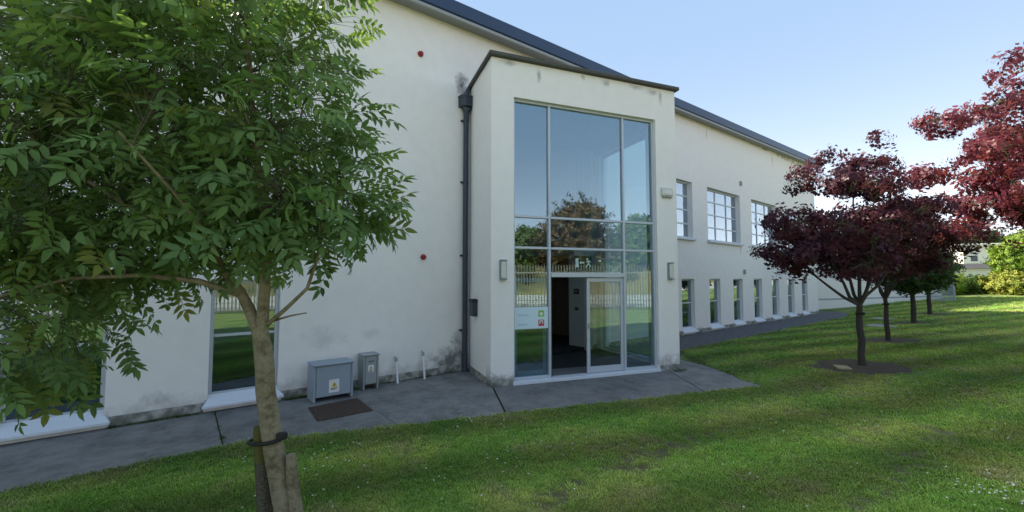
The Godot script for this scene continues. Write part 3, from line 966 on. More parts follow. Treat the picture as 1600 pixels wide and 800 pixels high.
func make_fittings() -> void:
	var turn := deg_to_rad(-PORCH_TURN)
	# two wall lamps on the porch piers, unlit
	for s in [[0.245, "beside the notice panel bay"], [4.36, "under the alarm box"]]:
		var t := thing("wall_lamp", "slim rectangular wall lamp on the porch pier " + s[1], "lamp", porch_point(s[0], 2.07, 0.0), "wall lamps on the porch piers")
		t.rotation.y = turn
		var m := MB.new()
		m.box(Vector3(-0.075, 0, 0.002), Vector3(0.075, 0.40, 0.035), 0.008)
		part(t, "back_plate", m, M.galvanised)
		m = MB.new()
		m.box(Vector3(-0.055, 0.025, 0.035), Vector3(0.055, 0.375, 0.085), 0.02)
		part(t, "diffuser", m, M.lens)
		m = MB.new()
		m.box(Vector3(-0.068, 0.0, 0.035), Vector3(0.068, 0.022, 0.09), 0.005)
		m.box(Vector3(-0.068, 0.378, 0.035), Vector3(0.068, 0.40, 0.09), 0.005)
		part(t, "end_cap", m, M.galvanised)
	# alarm siren box
	var t := thing("alarm_box", "cream intruder alarm box high on the porch pier", "alarm box", porch_point(4.30, 3.98, 0.0))
	t.rotation.y = turn
	var m := MB.new()
	m.box(Vector3(-0.16, 0.03, 0.002), Vector3(0.16, 0.24, 0.075), 0.03)
	part(t, "cover", m, M.lens)
	m = MB.new()
	m.box(Vector3(-0.13, 0.0, 0.002), Vector3(0.13, 0.03, 0.06), 0.01)
	part(t, "lens_strip", m, M.trim)
	m = MB.new()
	m.box(Vector3(-0.10, 0.09, 0.075), Vector3(0.10, 0.17, 0.079))
	part(t, "name_plate", m, M.sticker)
	# letter box on the porch flank
	t = thing("letter_box", "small dark letter box on the side of the porch", "letter box", porch_point(-0.002, 1.28, -1.06))
	t.rotation.y = turn - PI / 2
	m = MB.new()
	m.box(Vector3(-0.13, 0, 0.002), Vector3(0.13, 0.36, 0.11), 0.012)
	part(t, "body", m, M.pipe)
	m = MB.new()
	m.box(Vector3(-0.14, 0.30, 0.0), Vector3(0.14, 0.372, 0.125), 0.012)
	part(t, "lid", m, M.dark)
	# red sounders
	for s in [[4.10, 6.96, "near the roof"], [4.22, 2.50, "beside the drainpipe, well below the other"]]:
		t = thing("fire_sounder", "small round red fire sounder on the white wall " + s[2], "sounder", Vector3(s[0], s[1], 0.0), "red fire sounders on the wall")
		m = MB.new()
		m.tube([Vector3(0, 0.06, 0.002), Vector3(0, 0.06, 0.035)], [0.062, 0.062], 16)
		part(t, "base", m, M.red)
		m = MB.new()
		m.tube([Vector3(0, 0.06, 0.035), Vector3(0, 0.06, 0.07), Vector3(0, 0.06, 0.095)], [0.05, 0.047, 0.03], 16)
		part(t, "dome", m, M.red)
	# little vents on the right wing
	for s in [[20.05, 6.32, "above the middle upper window"], [20.18, 2.30, "between the upper and lower windows"]]:
		t = thing("wall_vent", "small grey vent cover on the wall " + s[2], "vent", Vector3(s[0], s[1], 0.0), "vent covers on the right wing")
		m = MB.new()
		m.box(Vector3(-0.09, 0, 0.002), Vector3(0.09, 0.20, 0.05), 0.01)
		part(t, "body", m, M.trim)
		m = MB.new()
		for k in 4:
			m.box(Vector3(-0.075, 0.03 + k * 0.042, 0.05), Vector3(0.075, 0.05 + k * 0.042, 0.062))
		part(t, "louvre", m, M.galvanised)
	# drainpipe with its hopper
	t = thing("drainpipe", "dark grey drainpipe with hopper head in the corner beside the porch", "drainpipe", Vector3(5.24, 0.0, 0.085))
	m = MB.new()
	m.tube([Vector3(0, 0.06, 0), Vector3(0, 6.04, 0)], [0.055, 0.055], 14)
	part(t, "pipe", m, M.pipe)
	m = MB.new()
	m.tube([Vector3(0, 0.0, 0.03), Vector3(0, 0.12, 0.005), Vector3(0, 0.42, 0)], [0.07, 0.068, 0.066], 14)
	part(t, "shoe", m, M.pipe)
	m = MB.new()
	var hop := PackedVector2Array([Vector2(-0.16, -0.08), Vector2(-0.16, 0.06), Vector2(-0.09, 0.15), Vector2(0.09, 0.15), Vector2(0.16, 0.06), Vector2(0.16, -0.08)])
	m.prism(hop, 6.08, 6.30)
	var hop2 := PackedVector2Array()
	for p in hop:
		hop2.append(p * 1.06 + Vector2(0, 0.002))
	m.prism(hop2, 6.30, 6.34)
	m.tube([Vector3(0, 5.98, 0), Vector3(0, 6.08, 0.03)], [0.06, 0.13], 14)
	part(t, "hopper", m, M.pipe)
	m = MB.new()
	m.tube([Vector3(0.03, 6.32, 0.0), Vector3(0.05, 6.52, 0.0), Vector3(0.12, 6.60, -0.02)], [0.05, 0.05, 0.05], 10)
	part(t, "outlet", m, M.pipe)
	for y in [0.9, 2.6, 4.3, 5.75]:
		m = MB.new()
		m.tube([Vector3(0, y, 0), Vector3(0, y + 0.05, 0)], [0.064, 0.064], 14)
		m.box(Vector3(-0.10, y + 0.005, -0.08), Vector3(0.10, y + 0.045, -0.05), 0.004)
		part(t, "bracket", m, M.pipe)
	# grey cable conduit beside it
	t = thing("cable_conduit", "thin pale conduit running up the corner beside the drainpipe", "conduit", Vector3(5.355, 0.0, 0.02))
	m = MB.new()
	m.tube([Vector3(0, 0.15, 0), Vector3(0, 6.3, 0)], [0.012, 0.012], 8)
	part(t, "tube", m, M.trim)
	m = MB.new()
	for y in [0.8, 2.2, 3.6, 5.0]:
		m.box(Vector3(-0.02, y, -0.018), Vector3(0.02, y + 0.02, 0.014), 0.003)
	part(t, "clip", m, M.galvanised)
	make_cabinets()
	make_notice()

func cabinet(called: String, label: String, at: Vector3, w: float, h: float, d: float, mat: Material, sticker: Rect2, foot: float) -> Node3D:
	var t := thing(called, label, "cabinet", at)
	var m := MB.new()
	var th := 0.035
	m.box(Vector3(0, 0, 0), Vector3(th, h, d), 0.008)
	m.box(Vector3(w - th, 0, 0), Vector3(w, h, d), 0.008)
	m.box(Vector3(th, foot, 0), Vector3(w - th, h, d - 0.03))
	part(t, "body", m, mat)
	m = MB.new()
	m.box(Vector3(-0.012, h, -0.0), Vector3(w + 0.012, h + 0.035, d + 0.022), 0.012)
	part(t, "lid", m, mat)
	m = MB.new()
	m.box(Vector3(th + 0.006, foot + 0.004, d - 0.03), Vector3(w - th - 0.006, h - 0.006, d - 0.008), 0.006)
	var door := part(t, "door", m, mat)
	m = MB.new()
	m.box(Vector3(sticker.position.x, sticker.position.y, d - 0.008), Vector3(sticker.end.x, sticker.end.y, d - 0.006))
	part(door, "warning_sticker", m, M.sticker)
	# the warning triangle and the line of print below it
	var cx := sticker.get_center().x
	var ty := sticker.position.y + sticker.size.y * 0.42
	var ts := sticker.size.x * 0.30
	m = MB.new()
	m.tri(Vector3(cx - ts, ty, d - 0.004), Vector3(cx + ts, ty, d - 0.004), Vector3(cx, ty + ts * 1.7, d - 0.004), Vector3.BACK, Vector3.BACK, Vector3.BACK)
	part(door, "warning_triangle", m, M.yellow)
	m = MB.new()
	m.box(Vector3(cx - 0.007, ty + ts * 0.55, d - 0.004), Vector3(cx + 0.007, ty + ts * 1.15, d - 0.0025))
	m.box(Vector3(cx - 0.007, ty + ts * 0.22, d - 0.004), Vector3(cx + 0.007, ty + ts * 0.40, d - 0.0025))
	for k in 2:
		m.box(Vector3(cx - ts * 1.1, ty - 0.025 - k * 0.02, d - 0.006), Vector3(cx + ts * (1.1 - k * 0.4), ty - 0.015 - k * 0.02, d - 0.0045))
	part(door, "print", m, M.dark)
	for k in 2:
		m = MB.new()
		m.tube([Vector3(w * (0.22 if k == 0 else 0.55), h - 0.09, d - 0.008), Vector3(w * (0.22 if k == 0 else 0.55), h - 0.09, d + 0.002)], [0.012, 0.012], 10)
		part(door, "lock", m, M.galvanised)
	return t

func make_cabinets() -> void:
	cabinet("utility_cabinet", "wide blue-grey utility cabinet with a warning sticker beside the rusty plate", Vector3(1.93, 0.0, 0.16), 0.66, 0.60, 0.42, M.cabinet_blue, Rect2(0.25, 0.13, 0.17, 0.22), 0.07)
	var t := cabinet("meter_cabinet", "tall narrow grey meter cabinet against the white wall", Vector3(2.86, 0.0, 0.03), 0.30, 0.63, 0.28, M.cabinet_grey, Rect2(0.095, 0.33, 0.11, 0.13), 0.10)
	var m := MB.new()
	m.box(Vector3(0.10, 0.52, 0.272), Vector3(0.21, 0.535, 0.275))
	part(t, "vent_slot", m, M.dark)
	# two white stand pipes
	for s in [[3.60, 0.33, 0.48, "nearer the meter cabinet"], [4.19, 0.34, 0.53, "nearer the drainpipe"]]:
		t = thing("stand_pipe", "short white stand pipe with metal clip, the one " + s[3], "pipe", Vector3(s[0], 0.0, s[1] - 0.24), "white stand pipes by the wall")
		m = MB.new()
		m.tube([Vector3(0, 0.0, 0.1), Vector3(0.0, s[2] - 0.06, 0.02)], [0.024, 0.024], 12)
		part(t, "tube", m, M.white_plastic)
		m = MB.new()
		m.tube([Vector3(0, s[2] - 0.06, 0.02), Vector3(0, s[2] + 0.02, 0.0)], [0.028, 0.026], 10)
		m.tube([Vector3(0, s[2] + 0.0, 0.0), Vector3(0.01, s[2] + 0.03, -0.075)], [0.012, 0.012], 6)
		part(t, "clip", m, M.galvanised)
	# rusty access plate in the paving
	var p := MB.new()
	p.prism(PackedVector2Array([Vector2(1.80, 0.80), Vector2(2.60, 0.74), Vector2(2.57, 1.60), Vector2(1.74, 1.58)]), -0.05, 0.010)
	var pl := part(self, "access_plate", p, M.rust)
	tag(pl, "rusty brown access plate set in the concrete path before the blue-grey cabinet", "access plate")
	# slabs in the grass
	var q := MB.new()
	q.box(Vector3(-0.18, -0.05, -0.13), Vector3(0.18, 0.02, 0.13), 0.012)
	pl = part(self, "concrete_slab", q, M.slab_yellow)
	pl.position = Vector3(11.25, ground_height(11.25, 5.62) + 0.0, 5.62)
	pl.rotation = Vector3(0.03, 0.5, 0.02)
	tag(pl, "yellowish concrete slab lying in the bare earth round the first purple tree", "slab", "slabs in the lawn")
	for s in [[22.9, 4.2, "nearer the second purple tree"], [27.4, 3.55, "farther off beside the green tree"]]:
		q = MB.new()
		q.box(Vector3(-0.6, -0.05, -0.45), Vector3(0.6, 0.035, 0.45), 0.012)
		pl = part(self, "concrete_slab", q, M.slab_pale)
		pl.position = Vector3(s[0], ground_height(s[0], s[1]), s[1])
		tag(pl, "flat grey manhole slab in the lawn, " + s[2], "slab", "slabs in the lawn")

func make_notice() -> void:
	var turn := deg_to_rad(-PORCH_TURN)
	# panel fixed inside the left-hand side light
	var t := thing("notice_panel", "pale blue notice panel with green and red squares on the side glass of the entrance", "notice", porch_point(0.53, 1.07, -0.106))
	t.rotation.y = turn
	var m := MB.new()
	m.box(Vector3(0.004, 0.0, -0.012), Vector3(0.755, 0.44, 0.0), 0.002)
	part(t, "board", m, M.panel)
	m = MB.new()
	m.box(Vector3(0.53, 0.24, 0.0), Vector3(0.66, 0.37, 0.002))
	part(t, "logo", m, M.print_green)
	m = MB.new()
	m.box(Vector3(0.53, 0.05, 0.0), Vector3(0.66, 0.18, 0.002))
	part(t, "logo", m, M.print_red)
	m = MB.new()
	m.tube([Vector3(0.595, 0.30, 0.002), Vector3(0.595, 0.30, 0.003)], [0.036, 0.036], 16)
	m.box(Vector3(0.555, 0.095, 0.002), Vector3(0.575, 0.165, 0.003))
	m.box(Vector3(0.615, 0.095, 0.002), Vector3(0.635, 0.165, 0.003))
	m.box(Vector3(0.575, 0.145, 0.002), Vector3(0.615, 0.165, 0.003))
	part(t, "logo_mark", m, M.sticker)
	m = MB.new()                                     # two lines of flowing script, too small to read
	for row in 2:
		var pts := []
		for k in 26:
			var u := k / 25.0
			pts.append(Vector3(0.08 + u * (0.24 if row == 0 else 0.20), (0.28 if row == 0 else 0.09) + 0.014 * sin(u * 38.0) * (1.0 - 0.5 * u), 0.0015))
		var rr := []
		for k in 26:
			rr.append(0.003)
		m.tube(pts, rr, 4)
	part(t, "script", m, M.print_blue)
	# emergency exit sign hanging inside, above the doors
	t = thing("exit_sign", "green exit sign with white running figure and arrow under a white fitting above the doors", "exit sign", porch_point(2.30, 2.30, -0.42))
	t.rotation.y = turn
	m = MB.new()
	m.box(Vector3(-0.24, 0.30, -0.05), Vector3(0.24, 0.44, 0.05), 0.012)
	part(t, "fitting", m, M.white_plastic)
	m = MB.new()
	m.tube([Vector3(-0.18, 0.44, 0), Vector3(-0.18, 3.70, 0)], [0.006, 0.006], 6)
	m.tube([Vector3(0.18, 0.44, 0), Vector3(0.18, 3.70, 0)], [0.006, 0.006], 6)
	part(t, "suspension", m, M.galvanised)
	m = MB.new()
	m.box(Vector3(-0.21, 0.0, -0.006), Vector3(0.21, 0.30, 0.006), 0.002)
	var pl := part(t, "sign_plate", m, M.green_sign)
	m = MB.new()                                     # door, arrow, running figure
	m.box(Vector3(-0.19, 0.05, 0.006), Vector3(-0.115, 0.25, 0.008))
	m.box(Vector3(-0.06, 0.135, 0.006), Vector3(0.03, 0.165, 0.008))
	m.tri(Vector3(-0.095, 0.15, 0.008), Vector3(-0.05, 0.195, 0.008), Vector3(-0.05, 0.105, 0.008), Vector3.BACK, Vector3.BACK, Vector3.BACK)
	m.tube([Vector3(0.105, 0.235, 0.006), Vector3(0.105, 0.235, 0.009)], [0.022, 0.022], 12)
	for l in [[0.125, 0.205, 0.14, 0.13, 0.024], [0.14, 0.13, 0.10, 0.085, 0.017], [0.10, 0.085, 0.065, 0.05, 0.013], [0.14, 0.13, 0.18, 0.095, 0.016], [0.18, 0.095, 0.195, 0.05, 0.012], [0.125, 0.20, 0.075, 0.165, 0.012], [0.13, 0.20, 0.185, 0.175, 0.012]]:
		m.tube([Vector3(l[0], l[1], 0.006), Vector3(l[2], l[3], 0.006)], [l[4] * 0.8, l[4] * 0.7], 6)
	part(pl, "pictogram", m, M.sign_lit)
	# small black controls on the lobby wall
	for s in [[1.62, "upper"], [1.12, "lower"]]:
		t = thing("wall_control", "small dark switch low on the white lobby wall" if s[0] < 1.3 else "small black control panel high on the white lobby wall", "control", Vector3(9.75, s[0], -0.62))
		t.rotation.y = -PI / 2
		m = MB.new()
		var k: float = 0.10 if s[0] > 1.3 else 0.06
		m.box(Vector3(-k, 0, 0.0), Vector3(k, k * 1.6, 0.03), 0.006)
		part(t, "case", m, M.dark)
		m = MB.new()
		m.box(Vector3(-k * 0.6, k * 0.5, 0.03), Vector3(k * 0.6, k * 1.2, 0.034))
		part(t, "face", m, M.trim)

# ------------------------------------------------------------------ trees
func leaf_shape(b: MB, at: Vector3, dir: Vector3, up: Vector3, length: float, width: float, fold := 0.12) -> void:
	var y := dir.normalized()
	var x := y.cross(up).normalized()
	var z := x.cross(y).normalized()
	var p := func(u: float, t: float, d: float) -> Vector3: return at + x * u * width + y * t * length + z * d * length
	var base: Vector3 = p.call(0.0, 0.0, 0.0)
	var m1: Vector3 = p.call(0.0, 0.36, 0.02)
	var m2: Vector3 = p.call(0.0, 0.70, -0.01)
	var tip: Vector3 = p.call(0.0, 1.0, -0.10)
	var n0 := z
	for s in [-1.0, 1.0]:
		var e1: Vector3 = p.call(0.46 * s, 0.30, fold * 0.6)
		var e2: Vector3 = p.call(0.36 * s, 0.66, fold * 0.4 - 0.02)
		var nn: Vector3 = (n0 - x * s * 0.35).normalized()
		b.tri(base, e1, m1, nn, nn, n0)
		b.tri(m1, e1, e2, n0, nn, nn)
		b.tri(m1, e2, m2, n0, nn, n0)
		b.tri(m2, e2, tip, n0, nn, n0)

func lobed_leaf(b: MB, at: Vector3, dir: Vector3, up: Vector3, size: float) -> void:
	var y := dir.normalized()
	var x := y.cross(up).normalized()
	var z := x.cross(y).normalized()
	var rim := [[0.0, 0.0], [0.34, 0.02], [0.30, 0.22], [0.58, 0.42], [0.26, 0.52], [0.0, 1.0], [-0.26, 0.52], [-0.58, 0.42], [-0.30, 0.22], [-0.34, 0.02]]
	var ce := at + y * size * 0.36 - z * size * 0.03
	for i in rim.size():
		var a: Array = rim[i]
		var c: Array = rim[(i + 1) % rim.size()]
		var pa: Vector3 = at + x * a[0] * size + y * a[1] * size + z * size * (0.10 * absf(a[0]) - 0.10 * a[1] * a[1])
		var pc: Vector3 = at + x * c[0] * size + y * c[1] * size + z * size * (0.10 * absf(c[0]) - 0.10 * c[1] * c[1])
		b.tri(ce, pa, pc, z, (z - x * a[0] * 0.3).normalized(), (z - x * c[0] * 0.3).normalized())

func spray_mesh(kind: String, sd: int) -> ArrayMesh:
	var r := RandomNumberGenerator.new()
	r.seed = sd
	var b := MB.new()
	b.coloured = true
	b.colour = Color(1, 1, 1)
	if kind == "pinnate":                               # a stalk with pairs of pointed leaflets
		var n := 4
		var l := 0.26
		b.tube([Vector3.ZERO, Vector3(0.0, l * 0.5, 0.008), Vector3(0, l, -0.02)], [0.0022, 0.0018, 0.001], 4, false)
		for i in n:
			var t := 0.25 + 0.7 * i / (n - 1.0)
			for s in [-1.0, 1.0]:
				b.colour = Color(1, 1, 1) * r.randf_range(0.8, 1.2)
				leaf_shape(b, Vector3(0, l * t, 0.008 * (1.0 - t) - 0.012 * t), Vector3(s * 0.9, 0.55 + r.randf_range(-0.15, 0.2), -0.25 + r.randf_range(-0.35, 0.25)), Vector3(r.randf_range(-0.3, 0.3), 0.1, 1), r.randf_range(0.085, 0.118), r.randf_range(0.034, 0.046))
		b.colour = Color(1, 1, 1)
		leaf_shape(b, Vector3(0, l, -0.02), Vector3(r.randf_range(-0.2, 0.2), 1, -0.35), Vector3(0, 0, 1), 0.115, 0.045)
	elif kind == "maple":                               # a twig end with five-pointed leaves on stalks
		b.tube([Vector3.ZERO, Vector3(0, 0.10, 0.0), Vector3(0.01, 0.19, 0.01)], [0.003, 0.0022, 0.0014], 4, false)
		for i in 9:
			var a := i * 2.4 + r.randf_range(-0.3, 0.3)
			var t := 0.02 + 0.17 * i / 8.0
			var o := Vector3(cos(a), r.randf_range(0.1, 0.7), sin(a)).normalized()
			var st := Vector3(0, t, 0) + o * r.randf_range(0.03, 0.06)
			b.colour = Color(1, 1, 1) * r.randf_range(0.75, 1.25)
			var fall := (o + Vector3(0, r.randf_range(-0.9, 0.1), 0)).normalized()
			lobed_leaf(b, st, fall, Vector3(r.randf_range(-0.4, 0.4), 1, r.randf_range(-0.4, 0.4)), r.randf_range(0.065, 0.10))
	elif kind == "bushy":                               # small pointed leaves round a short twig
		for i in 14:
			var a := i * 2.4 + r.randf_range(-0.4, 0.4)
			var t := 0.22 * i / 13.0
			b.colour = Color(1, 1, 1) * r.randf_range(0.7, 1.3)
			leaf_shape(b, Vector3(0, t, 0), Vector3(cos(a), r.randf_range(0.0, 0.8), sin(a)), Vector3(r.randf_range(-0.5, 0.5), 1, r.randf_range(-0.5, 0.5)), r.randf_range(0.08, 0.13), r.randf_range(0.045, 0.065))
	return b.mesh()

var sprays := {}

func wobble(a: Vector3, c: Vector3, n: int, amount: float, r: RandomNumberGenerator, sag := 0.0) -> Array:
	var out := []
	for i in n + 1:
		var t := float(i) / n
		var p := a.lerp(c, t) + Vector3(0, -sag * 4.0 * t * (1.0 - t) * -1.0, 0)
		if i > 0 and i < n:
			p += Vector3(r.randf_range(-1, 1), r.randf_range(-1, 1), r.randf_range(-1, 1)) * amount
		out.append(p)
	return out

func taper(n: int, a: float, c: float) -> Array:
	var out := []
	for i in n:
		out.append(lerpf(a, c, float(i) / maxi(n - 1, 1)))
	return out

# spec: trunk, limbs ([points, r0, r1]), lobes ([centre, radii, weight]), sprays, kind, size, colours (two), bark, mat, seed, gap
func make_tree(root: Node3D, spec: Dictionary) -> void:
	var r := RandomNumberGenerator.new()
	r.seed = spec.seed
	var gaps := FastNoiseLite.new()
	gaps.seed = spec.seed
	gaps.frequency = spec.get("gap_size", 1.1)
	var m := MB.new()
	m.tube(spec.trunk[0], spec.trunk[1], 12)
	part(root, "trunk", m, spec.bark)
	var skel := PackedVector3Array()
	var srad := PackedFloat32Array()
	var used := PackedInt32Array()
	for l in spec.limbs:
		m = MB.new()
		var pts: Array = l[0]
		m.tube(pts, taper(pts.size(), l[1], l[2]), 8)
		part(root, "limb", m, spec.bark)
		for i in pts.size() - 1:
			for k in 4:
				skel.append(pts[i].lerp(pts[i + 1], k / 4.0))
				srad.append(lerpf(l[1], l[2], (i + k / 4.0) / (pts.size() - 1.0)))
	# branches that fill the lobes
	var lobes: Array = spec.lobes
	var total := 0.0
	for l in lobes:
		total += l[2]
	var twigs := MB.new()
	var n_branch: int = spec.get("branches", 40)
	for i in n_branch:
		var l: Array = pick(lobes, total, r)
		var dir := Vector3(r.randfn(), r.randfn(), r.randfn()).normalized()
		var p: Vector3 = l[0] + dir * l[1] * r.randf_range(0.35, 0.8)
		var k := nearest(skel, p, true)
		var a := skel[k]
		var n := 5
		var pts := wobble(a, p, n, a.distance_to(p) * 0.05, r, a.distance_to(p) * 0.06)
		var ra := minf(srad[k] * 0.6, 0.008 + 0.010 * a.distance_to(p))
		twigs.tube(pts, taper(n + 1, ra, 0.004), 5, false)
		for q in n:
			for s in 2:
				skel.append(pts[q].lerp(pts[q + 1], s * 0.5 + 0.5))
				srad.append(lerpf(ra, 0.004, (q + 1.0) / n))
	# leaf sprays
	var kinds: Array = sprays[spec.kind]
	var xf := []
	var cols := []
	for k in kinds.size():
		var e1: Array[Transform3D] = []
		xf.append(e1)
		cols.append(PackedColorArray())
	var made := 0
	var tries := 0
	while made < spec.sprays and tries < spec.sprays * 6:
		tries += 1
		var l: Array = pick(lobes, total, r)
		var dir := Vector3(r.randfn(), r.randfn(), r.randfn()).normalized()
		var f := pow(r.randf(), 0.5)
		var p: Vector3 = l[0] + dir * l[1] * lerpf(0.15, 1.0, f) * r.randf_range(0.9, 1.06)
		if gaps.get_noise_3dv(p) < spec.get("gap", -0.25):
			continue
		if used.size() != skel.size():
			used.resize(skel.size())
		var k := nearest_free(skel, used, p)
		used[k] += 1
		var a := skel[k]
		var dd := a.distance_to(p)
		if dd > spec.get("reach", 0.75):
			continue
		made += 1
		if dd > 0.04:
			twigs.tube([a, a.lerp(p, 0.5) + Vector3(0, 0.08 * dd, 0), p], [0.0036, 0.0026, 0.0014], 4, false)
		var out := (dir * 0.7 + (p - a).normalized() * 0.6 + Vector3(r.randfn(), r.randfn() - spec.get("droop", 0.2), r.randfn()) * 0.45).normalized()
		var face := (Vector3.UP * 0.9 + Vector3(r.randfn(), r.randfn(), r.randfn()) * 0.5).normalized()
		var x := out.cross(face).normalized()
		var bs := Basis(x, out, x.cross(out).normalized())
		if spec.kind != "pinnate":
			bs = bs * Basis(Vector3.UP, r.randf() * TAU)
		var sc: float = spec.size * r.randf_range(0.62, 1.28)
		var w := r.randi() % kinds.size()
		xf[w].append(Transform3D(bs.scaled_local(Vector3.ONE * sc), p))
		var c: Color = spec.colours[0].lerp(spec.colours[1], clampf(r.randf() * 0.8 + gaps.get_noise_3dv(p * 0.6) * 0.5, 0.0, 1.0)) * r.randf_range(0.8, 1.2)
		if spec.kind == "pinnate" and r.randf() < 0.06:
			c = c.lerp(Color(0.34, 0.34, 0.08), r.randf_range(0.3, 0.8))      # yellowing leaves
		c.a = 1.0
		cols[w].append(c)
	if twigs.v.size():
		var tw := part(root, "twigs", twigs, M.twig)
		tw.set_meta("kind", "stuff")
	for w in kinds.size():
		if xf[w].size():
			scatter("crown", kinds[w], spec.mat, xf[w], cols[w], "", "", root)

func pick(lobes: Array, total: float, r: RandomNumberGenerator) -> Array:
	var t := r.randf() * total
	for l in lobes:
		t -= l[2]
		if t <= 0.0:
			return l
	return lobes[-1]

func nearest(skel: PackedVector3Array, p: Vector3, below: bool) -> int:
	var best := 0
	var bd := 1e9
	for i in skel.size():
		var q := skel[i]
		var d := p.distance_squared_to(q)
		if below and q.y > p.y - 0.05:
			d += 0.6 + (q.y - p.y) * 2.0
		if d < bd:
			bd = d
			best = i
	return best

func nearest_free(skel: PackedVector3Array, used: PackedInt32Array, p: Vector3) -> int:
	var best := 0
	var bd := 1e9
	for i in skel.size():
		var d := p.distance_squared_to(skel[i]) + 0.05 * used[i]
		if d < bd:
			bd = d
			best = i
	return best

const RIGHT := Vector3(0.7787, 0.0, 0.6274)
const AWAY := Vector3(0.6274, 0.0, -0.7787)

func lobe(a: float, y: float, away: float, ra: float, ry: float, weight := -1.0) -> Array:
	var w := weight if weight > 0.0 else ra * ra * ry
	return [RIGHT * a + Vector3(0, y, 0) + AWAY * away, Vector3(ra, ry, ra), w]

# flat pads of foliage spread through an ellipsoid
func pads(a: float, y: float, ra: float, ry: float, n: int, size: float, flat: float, sd: int) -> Array:
	var r := RandomNumberGenerator.new()
	r.seed = sd
	var out := []
	for i in n:
		var d := Vector3(r.randfn(), r.randfn(), r.randfn()).normalized() * pow(r.randf(), 0.4)
		var k := r.randf_range(0.7, 1.3)
		out.append([RIGHT * a + Vector3(d.x * ra, y + d.y * ry, d.z * ra), Vector3(size * k, size * flat * k, size * k), size * size * k * k])
	return out

